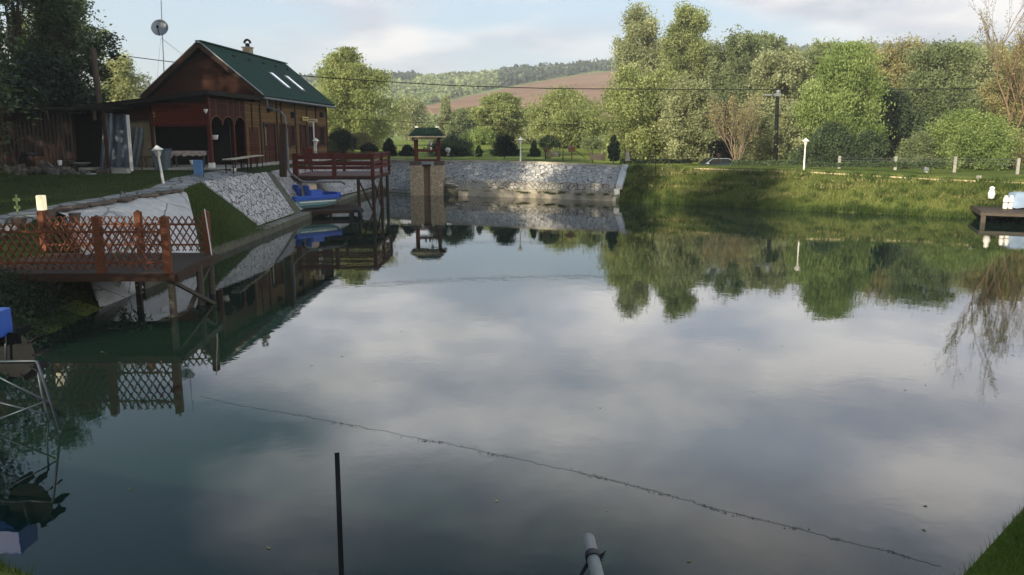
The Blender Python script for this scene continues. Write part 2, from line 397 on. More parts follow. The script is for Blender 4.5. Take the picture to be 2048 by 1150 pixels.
# ------------------------------------------------------------------ ground : lofted rings round the pond
# waterline | bank top | outer | far
CT = [
 ((-4.3,6.7),(-5,4.2,1.9),(-6,2,2.2),(-12,-15,2.3)),
 ((-7,8),(-9,6,1.7),(-10.5,4.5,1.9),(-30,-5,2.3)),
 ((-9.3,11),(-12,10,1.3),(-13.5,9.5,1.6),(-40,8,2.4)),
 ((-9.4,15),(-12.8,15,.95),(-14.3,15,1.5),(-45,14,2.4)),
 ((-9.6,18),(-12.9,18.5,.95),(-14.4,18.5,1.6),(-45,20,2.4)),
 ((-9.9,20.2),(-12.7,21.6,1.78),(-14.1,21,1.83),(-45,25,2.4)),
 ((-9.9,22),(-12.05,24.9,1.92),(-13.5,24.4,1.98),(-45,30,2.4)),
 ((-10.2,26),(-11.5,28,2.03),(-12.95,28,2.1),(-45,35,2.4)),
 ((-10.15,31),(-12.1,31.5,2.15),(-13.6,32,2.3),(-45,40,2.4)),
 ((-10.1,37),(-11.6,37.5,2.22),(-13.5,37.5,2.42),(-45,44,2.4)),
 ((-10.1,43),(-11.9,42.5,2.2),(-13.5,42.5,2.42),(-45,48,2.4)),
 ((-10.1,50),(-12,50,2.15),(-13,50,2.4),(-45,62,2.4)),
 ((-9.6,56),(-11.5,59,2.12),(-13,62,2.3),(-45,90,2.2)),
 ((-9,57.2),(-9.4,60,2.1),(-9.8,63,2.1),(-20,95,2.7)),
 ((-6.9,56),(-6.6,58.6,2.11),(-6.2,61.6,2.1),(-8,95,2.7)),
 ((-3.6,53.8),(-2.8,56.2,2.15),(-1.8,59.6,2.1),(0,95,2.7)),
 ((1.3,51.8),(1.8,53.9,2.15),(2.8,57.2,2.05),(10,93,2.5)),
 ((6.4,49.3),(7.0,51.2,1.98),(8.5,54.4,1.9),(22,88,1.5)),
 ((10.9,46.6),(11.7,49.5,1.92),(13,52.8,1.88),(32,82,1.5)),
 ((15.5,43.2),(16.8,46.3,1.87),(18.4,49.5,1.8),(42,76,1.5)),
 ((21,40.2),(22.4,43.2,1.63),(24,46.2,1.6),(52,70,1.5)),
 ((23.6,39),(25.6,40,1.6),(27.6,43,1.55),(60,60,1.5)),
 ((26,34),(28.5,34.5,1.6),(31,35,1.6),(65,45,1.6)),
 ((20,24),(22.5,22,1.6),(24.5,20,1.6),(55,15,1.7)),
 ((12,15),(13.5,13,1.7),(15.5,11,1.8),(35,0,1.9)),
 ((6.5,9.0),(8.5,7.2,.9),(10.5,5.5,1.5),(24,-8,2.0)),
 ((4.1,6.7),(6,4.7,1.0),(7.8,3,1.6),(15,-14,2.1)),
 ((2,5.4),(2.2,3.2,1.8),(2.4,1.5,2.3),(3,-18,2.3)),
 ((-1.5,5.2),(-1.5,3,1.8),(-1.6,1.5,2.3),(-4,-18,2.3)),
]
NK = len(CT)
def ring(k, j):
    c = CT[k % NK]
    if j == 0: return Vector((c[0][0], c[0][1], 0.0))
    if j <= 3: return Vector(c[j])
def surf(k, s):
    k0 = int(math.floor(k)); f = k - k0; s0 = min(int(math.floor(s)), 2); g = s - s0
    a = ring(k0, s0).lerp(ring(k0 + 1, s0), f); b = ring(k0, s0 + 1).lerp(ring(k0 + 1, s0 + 1), f)
    return a.lerp(b, g)
def gz(p):
    return mnoise.noise(Vector((p.x * 0.9, p.y * 0.9, 0.3))) * (0.11 if p.x > 6 and p.y > 30 else .04)
def blades(name, m, n, sampler, h0, h1, wd, seed, lean=.35):
    rng = np.random.default_rng(seed); P = np.array([tuple(sampler(rng)) for _ in range(n)])
    az = rng.uniform(0, 6.28, n); h = rng.uniform(h0, h1, n); ln = rng.normal(0, lean, (n, 2)) * h[:, None]
    dx = np.stack([np.cos(az), np.sin(az), np.zeros(n)], 1) * (wd / 2)
    tip = P + np.concatenate([ln, h[:, None]], 1)
    V = np.stack([P - dx, P + dx, tip], 1).reshape(-1, 3)
    nz = np.array([mnoise.noise(Vector((p[0] * .35, p[1] * .35, 2))) for p in P])
    tint = .5 + nz * .6 + rng.normal(0, .2, n)
    return tag(quads(name, V, m, tint, None, 3), kind='stuff')
def build_ground():
    SUB = 6; S = [-0.35, 0.0, 0.2, 0.4, 0.6, 0.8, 1.0, 1.33, 1.66, 2.0, 2.15, 2.35, 2.6, 3.0]
    V = []; FA = []; nk = NK * SUB
    for i in range(nk):
        k = i / SUB
        for s in S:
            if s < 0:
                a = surf(k, 0); b = surf(k, 1); p = a - (b - a) * 0.35; p.z = -0.8
            else:
                p = surf(k, s)
                if s not in (0.0,): p.z += gz(p)
            V.append(tuple(p))
        p = surf(k, 3); c = Vector((5, 35, 0)); d = (p - c); d.z = 0; q = c + d.normalized() * 2500; q.z = 1.5
        m = p.lerp(q, 0.03); m.z = max(p.z, 2.9 if (p.y > 60 and p.x < 15) else 1.7); V.append(tuple(m)); V.append(tuple(q))
    ns = len(S) + 2
    for i in range(nk):
        i2 = (i + 1) % nk
        for j in range(ns - 1):
            FA.append((i * ns + j, i2 * ns + j, i2 * ns + j + 1, i * ns + j + 1))
    me = bpy.data.meshes.new('ground'); me.from_pydata(V, [], FA); me.validate()
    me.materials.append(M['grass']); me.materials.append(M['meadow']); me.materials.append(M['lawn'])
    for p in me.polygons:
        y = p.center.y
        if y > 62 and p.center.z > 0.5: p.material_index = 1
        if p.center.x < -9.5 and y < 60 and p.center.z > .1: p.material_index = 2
    bm = bmesh.new(); bm.from_mesh(me); bmesh.ops.recalc_face_normals(bm, faces=bm.faces[:]); bm.to_mesh(me); bm.free()
    o = bpy.data.objects.new('ground', me); col.objects.link(o); tag(o, kind='structure')
build_ground()

def water():
    t = NT('pond_water')
    v1 = t.vec((1, 1, 1)); n1_ = t.noise(1.6, 3, v1, 0.5); n2_ = t.noise(7.0, 3, v1, 0.5)
    h = t.math('ADD', n1_, t.math('MULTIPLY', n2_, 0.22))
    # a few spreading rings where fish have risen
    for (rx, ry, rr) in ((-2.6, 9.35, 1.0), (4.3, 14.0, 1.3)):
        cmb_ = t.n.new('ShaderNodeVectorMath'); cmb_.operation = 'DISTANCE'; cmb_.inputs[1].default_value = (rx, ry, 0)
        t.l.new(t.tc.outputs['Object'], cmb_.inputs[0]); d = cmb_.outputs['Value']
        wv = t.math('SINE', t.math('MULTIPLY', d, 40.0))
        fade = t.math('MAXIMUM', t.math('SUBTRACT', 1.0, t.math('DIVIDE', d, rr)), 0.0)
        h = t.math('ADD', h, t.math('MULTIPLY', t.math('MULTIPLY', wv, fade), 0.035))
    c = t.ramp(t.noise(0.12, 4), [(0.35, (0.005, 0.016, 0.013)), (0.65, (0.008, 0.020, 0.014))])
    t.out(c, 0.012, 0.5); t.b.inputs['IOR'].default_value = 1.42
    t.bump(h, 0.11, 0.014)
    b = MB(); b.add([(-14, 2, 0), (32, 2, 0), (32, 63, 0), (-14, 63, 0)], [(0, 1, 2, 3)])
    tag(b.build('pond_water', t.m), kind='structure')
water()

def patch(name, m, k0, k1, s0, s1, lift=0.05, nk=24, ns=6, skirt=0.25, parent=None, skew=0.0):
    V = []; FA = []
    for i in range(nk + 1):
        for j in range(ns + 1):
            ss = s0 + (s1 - s0) * j / ns; p = surf(k0 + (k1 - k0) * i / nk + skew * max(0, 1 - ss) * (1 - i / nk), ss); p.z += lift + .02 * mnoise.noise(p * 2.3); V.append(tuple(p))
    W_ = ns + 1
    for i in range(nk):
        for j in range(ns): FA.append((i * W_ + j, (i + 1) * W_ + j, (i + 1) * W_ + j + 1, i * W_ + j + 1))
    edge = [i * W_ for i in range(nk + 1)] + [nk * W_ + j for j in range(1, W_)] + [i * W_ + ns for i in range(nk - 1, -1, -1)] + [j for j in range(ns - 1, 0, -1)]
    b = len(V)
    for e in edge: V.append((V[e][0], V[e][1], V[e][2] - skirt))
    for i in range(len(edge)):
        i2 = (i + 1) % len(edge); FA.append((edge[i], edge[i2], b + i2, b + i))
    mb = MB(); mb.add(V, FA); return mb.build(name, m, parent)

# left bank pieces
o = patch('stone_revetment', M['crazy'], 8.0, 9.15, 0.16, 1.0, 0.07, 40, 12, skew=.33); tag(o, 'long crazy-paved stone slope below the plank bench, left of the pedal boat', 'stone slope', 'stone faced bank slopes')
o = patch('stone_revetment', M['crazy'], 9.35, 13.0, -0.02, 1.0, 0.07, 40); tag(o, 'crazy-paved stone slope under the red railed deck', 'stone slope', 'stone faced bank slopes')
o = patch('drain_channel', M['concrete_dark'], 9.15, 9.35, 0.1, 1.0, 0.02, 4); tag(o, 'dark concrete gully running down the stone slope from the downpipe', 'gully')
o = patch('footpath', M['flag'], 4.3, 8.9, 1.12, 1.86, 0.05, 40, 5, 0.12); tag(o, kind='structure')
def slab():
    b = MB(); TL = Vector((-12.45, 22.2, 1.92)); TR = Vector((-11.35, 28, 2.09)); BR = Vector((-10.0, 25.4, .42)); BL = Vector((-9.55, 18.2, -.15))
    n = 14; V = []; FA = []; rnd = random.Random(4)
    for i in range(n + 1):
        for j in range(n + 1):
            a = TL.lerp(TR, i / n); c = BL.lerp(BR, i / n); p = a.lerp(c, j / n)
            if j == 0: p += Vector((rnd.uniform(-.22, .05), 0, rnd.uniform(-.03, .02)))
            p.z += 0.30 * math.sin(math.pi * j / n) * (1 - 0.3 * i / n)
            V.append(p)
    for i in range(n):
        for j in range(n): FA.append((i * (n + 1) + j, (i + 1) * (n + 1) + j, (i + 1) * (n + 1) + j + 1, i * (n + 1) + j + 1))
    b.add(V, FA); V2 = [(p.x, p.y, p.z - 0.18) for p in V]; b.add(V2, [tuple(reversed(f)) for f in FA])
    tag(b.build('concrete_apron', M['apron'], None, 0, True), 'smooth pale concrete slope behind the lattice fence, running down to the water', 'concrete slope')
    b = MB(); rnd = random.Random(9)
    for i in range(12):
        p = TL.lerp(TR, i / 12); b.box(p + Vector((-.1 + rnd.uniform(-.06, .06), .2, .05)), (rnd.uniform(.35, .6), rnd.uniform(.4, .62), .07), Matrix.Rotation(rnd.uniform(-.4, .4), 3, 'Z'))
    tag(b.build('slate_edging', M['clay'], None, .01), 'row of broken dark slabs along the top edge of the pale concrete slope', 'edging')
slab()
def kerb():
    b = MB(); P = []
    for k in [5.3 + i * 0.1 for i in range(77)]:
        a = surf(k, 0.0); P.append(a)
    for a, c in zip(P[:-1], P[1:]):
        b.beam(a + Vector((-.08, 0, .0)), c + Vector((-.08, 0.0, .0)), .60, .5)
    kb = b.build('waterside_kerb', M['concrete_dark'], None)
    b = MB()
    for a, c in zip(P[29:-1], P[30:]): b.beam(a + Vector((-.09, 0, .275)), c + Vector((-.09, 0.0, .275)), .56, .05)
    b.build('coping', M['kerbtop'], kb)
    tag(blades('kerb_grass', M['blade_dark'], 9000, lambda rng: (lambda q: q + Vector((rng.normal(-.1, .14), 0, .2)))(surf(rng.uniform(5.3, 8.35), 0)), .05, .2, .02, 31), 'grass growing over the low kerb beside the platform', 'grass')
    tag(kb, 'low stained concrete kerb along the waterline below the stone slope', 'kerb')
kerb()
# far wall with two ledges
def far_wall():
    root = empty('retaining_wall', surf(15, 0), 0, 'pale stone retaining wall with two ledges at the far end of the pond', 'wall')
    off = -surf(15, 0)
    def section(name, m, k0, k1, prof, nk=30):
        V = []; FA = []
        for i in range(nk + 1):
            k = k0 + (k1 - k0) * i / nk; a = surf(k, 0); t = surf(k, 1)
            for f, z in prof:
                p = a + (t - a) * f; p.z = z if z < 5 else t.z + (z - 10); V.append(p + off)
        W_ = len(prof)
        for i in range(nk):
            for j in range(W_ - 1): FA.append((i * W_ + j, (i + 1) * W_ + j, (i + 1) * W_ + j + 1, i * W_ + j + 1))
        FA.append(tuple(range(W_))); FA.append(tuple(nk * W_ + j for j in range(W_)))
        b = MB(); b.add(V, FA); return b.build(name, m, root)
    section('lower_step', M['kerb'], 15.0, 17.0, [(0, -.6), (0, .54), (.16, .56), (.16, -.3)])
    section('recess_shade_step', M['concrete_dark'], 14.0, 15.0, [(0, -.6), (0, .40), (.30, .62), (.30, -.3)])  # dark concrete paints the shade of the recess beside the well
    section('upper_step', M['crazy_small'], 15.0, 16.98, [(.13, .3), (.13, 1.03), (.26, 1.06), (.26, .3)])
    section('sloping_face', M['crazy'], 14.0, 17.0, [(.22, .5), (.22, 1.03), (1.0, 10.05), (1.10, 10.06), (1.10, 9.7)])
    section('recessed_face', M['crazy'], 12.98, 14.3, [(.0, -.5), (.02, .30), (.12, .38), (1.0, 10.055), (1.10, 10.065), (1.10, 9.7)])
    section('coping', M['kerb'], 13.0, 17.02, [(.97, 9.9), (.97, 10.10), (1.11, 10.12), (1.11, 9.7)], 40)
    b = MB(); a = surf(17, .1); t = surf(17, 1.05)
    b.beam(a + off + Vector((.12, 0, .62)), t + off + Vector((.12, 0, .08)), .38, .26); b.build('end_coping', M['concrete_pale'], root)
    b = MB(); p = surf(17, 0) + off
    b.box(p + Vector((.02, .12, .12)), (.36, .36, 1.25)); b.box(p + Vector((.35, .2, .02)), (.55, .4, .24)); b.build('sunlit_end_pier', M['concrete_pale'], root, .015)  # pale tone puts sunlight on the wall's end into the colour
far_wall()

# ------------------------------------------------------------------ hills
def lerp_tab(tab, u):
    if u <= tab[0][0]: return tab[0][1]
    for (a, b), (c, d) in zip(tab[:-1], tab[1:]):
        if u <= c: return b + (d - b) * (u - a) / (c - a)
    return tab[-1][1]
SKYL = [(-1500, 235), (-300, 225), (200, 200), (450, 172), (700, 162), (860, 158), (980, 152), (1100, 142), (1200, 134), (1350, 122), (1560, 104), (1700, 101), (1800, 97), (1950, 101), (2100, 104), (2600, 120), (3600, 200)]
def etan(v): return math.tan(math.atan((575 - v) / F) - PITCH)
Y0, Y1 = 190.0, 640.0
def hill_e(x, y):
    u = 1024 + F * (x / y) * 1.015
    return etan(lerp_tab(SKYL, u))
def hill_z(x, y):
    e = hill_e(x, y)
    if y < Y0: return 2.0
    g = min(1.0, (y - Y0) / (Y1 - Y0)); zb = 2.6 - 4
    eb = zb / y
    z = 4 + y * (eb + (e - eb) * (g ** 0.8))
    if y > Y1: z = 4 + Y1 * e - (y - Y1) * 0.03
    return z + 1.5 * mnoise.noise(Vector((x * .01, y * .01, 0))) * g * (1 - g) * 4
def hill_pt(u, v):
    """point of the slope seen at photo pixel u,v"""
    r = _ray(u, v); best = None
    for i in range(400):
        y = Y0 + (Y1 - Y0) * i / 400; t = y / r[1]; x = r[0] * t; z = CAMH + r[2] * t
        if hill_z(x, y) >= z: return Vector((x, y, hill_z(x, y)))
    return Vector((x, y, hill_z(x, y)))
def build_hills():
    xs = np.linspace(-700, 900, 110); ys = list(np.linspace(Y0 - 2, Y1, 46)) + [Y1 + 60, Y1 + 200, Y1 + 600]
    V = [(x, y, hill_z(x, y) if y > Y0 else 0.8) for y in ys for x in xs]; nx = len(xs)
    FA = [(j * nx + i, j * nx + i + 1, (j + 1) * nx + i + 1, (j + 1) * nx + i) for j in range(len(ys) - 1) for i in range(nx - 1)]
    b = MB(); b.add(V, FA); tag(b.build('hills', M['hill'], None, 0, True), kind='structure')
    # ploughed field : polygon in plan, draped over the slope
    poly = [hill_pt(*q) for q in [(845, 216), (930, 196), (1020, 177), (1110, 160), (1180, 148), (1245, 143), (1330, 150), (1380, 215), (1330, 255), (1150, 262), (1000, 262), (860, 250), (800, 236)]]
    px = [p.x for p in poly]; py = [p.y for p in poly]
    def inside(x, y):
        c = False; n = len(px); j = n - 1
        for i in range(n):
            if (py[i] > y) != (py[j] > y) and x < (px[j] - px[i]) * (y - py[i]) / (py[j] - py[i]) + px[i]: c = not c
            j = i
        return c
    g = 3.0; V = {}; FA = []; x0, y0 = min(px), min(py)
    VL = []
    def vid(i, j):
        if (i, j) not in V:
            x = x0 + i * g; y = y0 + j * g; V[(i, j)] = len(VL); VL.append((x, y, hill_z(x, y) + 0.5))
        return V[(i, j)]
    for i in range(int((max(px) - x0) / g) + 1):
        for j in range(int((max(py) - y0) / g) + 1):
            if inside(x0 + (i + .5) * g, y0 + (j + .5) * g): FA.append((vid(i, j), vid(i + 1, j), vid(i + 1, j + 1), vid(i, j + 1)))
    b = MB(); b.add(VL, FA)
    t = NT('ploughed_soil_field'); f = t.noise(0.02, 6, t.vec((1, 3, 1), (0, 0, .35))); fr = t.noise(0.25, 4, t.vec((.15, 3, 1), (0, 0, .35)))
    c = t.ramp(f, [(0.3, (0.175, 0.105, 0.068)), (0.55, (0.25, 0.15, 0.095)), (0.75, (0.31, 0.20, 0.125))])
    c = t.mix(.35, c, t.ramp(fr, [(.35, .6), (.65, 1.0)]), 'MULTIPLY')
    t.out(c, .95, .05)
    tag(b.build('ploughed_field', t.m), kind='structure')
    return inside
inside_field = build_hills()

# ------------------------------------------------------------------ foliage
def leaf_quads(P, size, rng, droop=0.0, aspect=0.55, flat=0.0):
    n = len(P)
    a = rng.normal(size=(n, 3)); a[:, 2] -= droop * 2.0; a[:, 2] *= (1 - flat); a /= np.linalg.norm(a, axis=1)[:, None] + 1e-9
    b = rng.normal(size=(n, 3)); b -= (b * a).sum(1)[:, None] * a; b /= np.linalg.norm(b, axis=1)[:, None] + 1e-9
    s = size * rng.uniform(0.6, 1.35, size=(n, 1))
    V = np.stack([P - a * s, P + b * s * aspect, P + a * s, P - b * s * aspect], axis=1)
    return V.reshape(-1, 3)
PROF = {   # (relative height, relative radius)
 'round':  [(0, .35), (.12, .75), (.35, 1.0), (.6, .95), (.8, .7), (.93, .38), (1, .05)],
 'wide':   [(0, .7), (.15, 1.0), (.4, 1.0), (.65, .85), (.85, .55), (1, .08)],
 'poplar': [(0, .5), (.15, .95), (.4, 1.0), (.65, .8), (.85, .5), (1, .06)],
 'cone':   [(0, .7), (.1, 1.0), (.4, .75), (.7, .42), (1, .02)],
 'blunt': [(0, .6), (.15, .95), (.4, 1.0), (.7, 1.0), (.88, .86), (1, .5)],
 'column': [(0, .6), (.1, .9), (.45, 1.0), (.75, .75), (.9, .4), (1, .04)],
 'umbrella': [(0, .9), (.2, 1.0), (.5, .85), (.8, .5), (1, .1)],
 'dome':   [(0, .9), (.25, 1.0), (.5, .92), (.75, .68), (.92, .35), (1, .05)],
 'spiky':  [(0, .95), (.2, 1.0), (.5, .85), (.8, .6), (1, .3)],
}
def tree(name, label, cat, x, y, z, H, Rr, prof, m, seed, h0=0.15, nclump=90, nleaf=9000, size=0.2, droop=0.0, bark='bark',
         trunk_r=None, group=None, spread=0.10, shell=0.55, lobes=0.28, tops=1, limbs=26, ncrown_name='crown', shift=(0, 0), aspect=0.55, flat=0.0, yscale=1.0):
    rng = np.random.default_rng(seed); rnd = random.Random(seed); nleaf = int(nleaf * 2.1); nclump = int(nclump * 1.4)
    root = empty(name, (x, y, z), 0, label, cat, group)
    tr = trunk_r or H * 0.018
    ph = rng.uniform(0, 6.28, 6); C = []; Wt = []
    topoff = [(0, 0, 1.0)] if tops == 1 else [(rnd.uniform(-.45, .45) * Rr, rnd.uniform(-.3, .3) * Rr, rnd.uniform(.82, 1.0)) for _ in range(tops)]
    if tops > 1: topoff[0] = (topoff[0][0], topoff[0][1], 1.0)
    tries = 0
    while len(C) < nclump:
        tries += 1
        tx, ty, th = topoff[rnd.randrange(len(topoff))]
        hh = rng.uniform(0, 1) ** 0.9; az = rng.uniform(0, 2 * math.pi)
        rp = np.interp(hh, [p[0] for p in PROF[prof]], [p[1] for p in PROF[prof]]) * Rr * (0.86 if tops > 1 else 1.0)
        rp *= 1 + lobes * (math.sin(2 * az + ph[0] + 3 * hh) * .5 + math.sin(3 * az + ph[1] + 7 * hh) * .4 + math.sin(5 * az + ph[2] - 9 * hh) * .35)
        rad = rp * rng.uniform(0, 1) ** (1 - shell * 0.75)
        zz = H * (h0 + (1 - h0) * hh * th)
        sx = tx * min(1, hh * 1.6) + shift[0] * hh; sy = ty * min(1, hh * 1.6) + shift[1] * hh
        C.append((math.cos(az) * rad + sx, (math.sin(az) * rad + sy) * yscale, zz)); 
    C = np.array(C); ncl = len(C)
    clt = rng.uniform(0.15, 0.85, ncl); clsz = rng.uniform(0.6, 1.4, ncl)
    idx = rng.choice(ncl, nleaf, p=clsz / clsz.sum())
    sg = Rr * spread * clsz[idx][:, None]
    dz = rng.normal(size=(nleaf, 3)) * sg; 
    if droop > 0: dz[:, 2] = -np.abs(dz[:, 2]) * (1 + droop * 1.6) + sg[:, 0] * 0.5
    P = C[idx] + dz
    P[:, 2] = np.maximum(P[:, 2], 0.05)
    tint = clt[idx] + rng.normal(0, 0.16, nleaf)
    V = leaf_quads(P, size * .60, rng, droop, aspect, flat)
    quads('crown', V, m, tint, root)
    b = MB()
    ntr = 1 if tops == 1 else min(3, tops)
    for q in range(ntr):
        tx, ty, th = topoff[q % len(topoff)]
        th_ = H * (h0 + (1 - h0) * th * 0.85); pts = []; rs = []
        for i in range(7):
            f = i / 6; pts.append((tx * f + shift[0] * f + math.sin(f * 5 + ph[3] + q) * Rr * .03, ty * f + shift[1] * f, -0.15 + th_ * f)); rs.append(max(tr * (1 - f * .88), .012) * (1.25 if i == 0 else 1))
        b.tube(pts, rs, 7)
    order = rng.choice(ncl, min(limbs, ncl), replace=False)
    for i in order:
        c = C[i]; hb = c[2] * rng.uniform(.45, .75); f = min(hb / H, .9)
        tx, ty, _ = topoff[i % len(topoff)] if tops > 1 else (0, 0, 1)
        a = Vector(((tx + shift[0]) * f * .8, (ty + shift[1]) * f * .8, hb)); e = Vector(c); mdl = a.lerp(e, .5) + Vector((0, 0, -0.04 * H * rng.uniform(-1, 1)))
        r0 = tr * rng.uniform(.22, .42) * (1 - f * .5)
        b.tube([a, a.lerp(mdl, .6) + Vector((0, 0, .01 * H)), mdl, e], [r0, r0 * .8, r0 * .6, r0 * .2], 4, False)
    b.build('trunk', M[bark], root, 0, True)
    return root

def bare_tree(name, label, x, y, z, H, Rr, seed, m, bark='bark_pale', stems=1, ratio=0.62, depth=5, nleaf=1500, spread0=0.45, r0=None, cat='tree', upright=0.35):
    rnd = random.Random(seed); rng = np.random.default_rng(seed)
    root = empty(name, (x, y, z), 0, label, cat); b = MB(); tips = []
    def grow(p, d, ln, r, dep):
        pts = [p]; rs = [r]; q = p.copy(); dd = d.copy()
        for i in range(3):
            dd = (dd + Vector((rnd.uniform(-1, 1), rnd.uniform(-1, 1), rnd.uniform(-.4, .8))) * .13).normalized(); q = q + dd * ln / 3; pts.append(q.copy()); rs.append(r * (1 - .3 * (i + 1) / 3))
        b.tube(pts, rs, 5 if dep > 2 else 3, False)
        if dep <= 2: tips.extend(pts[1:])
        if dep == 0: return
        nb = 3 if dep > 2 else rnd.choice((2, 3))
        for i in range(nb):
            ax = Vector((rnd.uniform(-1, 1), rnd.uniform(-1, 1), 0)).normalized()
            nd = (dd + ax * rnd.uniform(spread0 * .6, spread0 * 1.5) + Vector((0, 0, upright * .4))).normalized()
            st = pts[rnd.choice((1, 2, 3))] if i else pts[3]
            grow(st.copy(), nd, ln * ratio * rnd.uniform(.85, 1.2), max(r * .62, .008), dep - 1)
    r0 = r0 or H * .014
    for s_ in range(stems):
        a = 6.28 * s_ / stems; d = Vector((math.cos(a) * .3, math.sin(a) * .2, 1)) if stems > 1 else Vector((0.02, 0, 1))
        grow(Vector((math.cos(a) * .12 * (stems > 1), math.sin(a) * .12 * (stems > 1), -.1)), d.normalized(), H * (1 - ratio) / (1 - ratio ** (depth + 1)) * 1.02, r0, depth)
    b.build('trunk', M[bark], root, 0, True)
    if nleaf and tips:
        T = np.array([tuple(t_) for t_ in tips]); P = T[rng.integers(0, len(T), nleaf)] + rng.normal(size=(nleaf, 3)) * .12
        quads('crown', leaf_quads(P, .07, rng, .2), m, rng.uniform(0, 1, nleaf), root)
    return root

def T(u, vb, y): return D(u, vb, y)
def gxy(u, y): return (u - 1024) / F * y * 0.985   # x for pixel column near the horizon
MZ = 1.6
def tr_px(name, label, cat, u, y, vtop, wpx, prof, m, seed, z=None, **k):
    if z is None: z = (1.9 + min(y - 62, 50) * .020) if u < 1240 and u > 500 else 1.6
    x = D(u, 300, y).x; H = D(u, vtop, y).z - z; Rr = wpx / 2 / F * y
    return tree(name, label, cat, x, y, z, H, Rr, prof, M[m], seed, **k)
GT = 'trees beyond the pond'
tr_px('willow_tree', 'bushy light green willow standing right behind the log house', 'tree', 703, 96, 96, 160, 'wide', 'willow', 11, nleaf=26000, nclump=150, droop=.5, h0=.05, tops=4, spread=.11, size=.24, limbs=40, group=GT)
tr_px('poplar_tree', 'pale slender tree between the log house willow and the little wishing well', 'tree', 825, 150, 200, 80, 'round', 'willow_grey', 12, nleaf=8000, tops=2, h0=.12, size=.3, spread=.14, group=GT)
tr_px('poplar_tree', 'thin pointed pale tree rising before the brown field, right of the wishing well roof', 'tree', 893, 150, 196, 42, 'cone', 'willow_grey', 13, nleaf=5000, h0=.1, size=.28, group=GT)
tr_px('round_tree', 'dark green round tree right of the thin pointed pale tree', 'tree', 925, 140, 222, 56, 'round', 'mid', 14, nleaf=7000, h0=.1, size=.28, group=GT)
tr_px('willow_tree', 'rounded pale willow with a visible dark trunk in front of the brown field', 'tree', 1003, 112, 188, 112, 'round', 'willow', 15, nleaf=16000, nclump=110, h0=.12, size=.25, droop=.2, group=GT)
tr_px('willow_tree', 'low olive willow bush left of the tall central trees', 'tree', 1060, 128, 228, 90, 'wide', 'willow_grey', 16, nleaf=9000, h0=.03, size=.28, group=GT)
tr_px('willow_tree', 'broad yellow-green willow just left of the tall twin-topped trees', 'tree', 1135, 92, 186, 150, 'round', 'willow', 17, nleaf=22000, nclump=140, h0=.06, tops=3, size=.22, group=GT)
tr_px('poplar_tree', 'tallest grey-green tree with two pointed tops, left one of the tall central pair', 'tree', 1282, 107, 24, 100, 'blunt', 'willow_grey', 18, nleaf=26000, nclump=150, h0=.1, tops=3, size=.26, spread=.13, limbs=50, group=GT)
tr_px('poplar_tree', 'tall full-crowned green tree, right one of the tall central pair', 'tree', 1366, 104, 22, 100, 'blunt', 'willow', 19, nleaf=26000, nclump=150, h0=.1, tops=3, size=.26, spread=.13, limbs=50, group=GT)
tr_px('willow_tree', 'wide silvery willow spreading in front of the tall central pair', 'tree', 1285, 74, 150, 195, 'wide', 'willow', 20, nleaf=34000, nclump=190, h0=.04, tops=5, size=.19, spread=.10, limbs=60, group=GT)
tr_px('willow_tree', 'bushy silvery willow just left of the parked car', 'tree', 1378, 70, 165, 125, 'wide', 'willow_grey', 21, nleaf=22000, nclump=120, h0=.05, tops=3, size=.18, group=GT)
tr_px('round_tree', 'dark green tree with uneven top behind the bare brown bush', 'tree', 1462, 100, 70, 135, 'blunt', 'mid', 22, nleaf=22000, nclump=130, h0=.05, tops=4, size=.26, group=GT)
tr_px('round_tree', 'narrow mid-green tree top behind the utility pole', 'tree', 1522, 120, 76, 90, 'blunt', 'mid', 23, nleaf=12000, h0=.1, size=.28, group=GT)
tr_px('round_tree', 'round pale-green tree straight behind the utility pole', 'tree', 1550, 86, 104, 125, 'blunt', 'willow_grey', 24, nleaf=22000, nclump=120, h0=.05, size=.24, group=GT)
tr_px('round_tree', 'shady green tree between the utility pole and the white birch', 'tree', 1615, 92, 108, 110, 'blunt', 'mid', 25, nleaf=14000, h0=.05, size=.25, group=GT)
tr_px('willow_tree', 'low olive shrub beneath the round tree behind the utility pole', 'shrub', 1515, 72, 215, 84, 'wide', 'willow_grey', 26, nleaf=11000, h0=.02, size=.17, group=GT)
tr_px('birch_tree', 'bright green birch with white trunk and hanging twigs', 'tree', 1683, 66, 84, 172, 'wide', 'fresh', 27, nleaf=26000, nclump=130, h0=.16, tops=3, size=.16, droop=.9, spread=.11, bark='bark_birch', limbs=44, trunk_r=.17, group=GT)
tr_px('round_tree', 'olive tree with thin feathery top, right of the birch', 'tree', 1790, 84, 90, 150, 'blunt', 'olive', 28, nleaf=13000, nclump=110, h0=.1, tops=3, size=.2, limbs=60, bark='bark_pale', group=GT)
tr_px('round_tree', 'dense mid-green tree on the right above the concrete fence posts', 'tree', 1862, 76, 100, 165, 'blunt', 'mid', 29, nleaf=22000, nclump=120, h0=.03, tops=3, size=.2, group=GT)
tr_px('round_tree', 'loose pale-olive tree behind the bare tree at the right edge', 'tree', 1950, 90, 100, 180, 'blunt', 'willow_grey', 30, nleaf=18000, nclump=120, h0=.03, tops=3, size=.24, group=GT)
tr_px('round_tree', 'dark shady tree filling the gap right of the birch trunk', 'tree', 1770, 72, 165, 120, 'wide', 'dark', 31, nleaf=18000, h0=.02, tops=2, size=.19, group=GT)
tr_px('round_tree', 'dull green tree at the far right edge of the wood', 'tree', 2075, 84, 98, 190, 'blunt', 'olive', 32, nleaf=15000, h0=.03, tops=2, size=.24, group=GT)
tr_px('green_shrub', 'bright green thicket behind the two right-hand concrete fence posts', 'shrub', 1925, 58, 232, 170, 'wide', 'fresh', 33, z=1.5, nleaf=22000, nclump=130, h0=.0, tops=4, size=.13, group=GT)
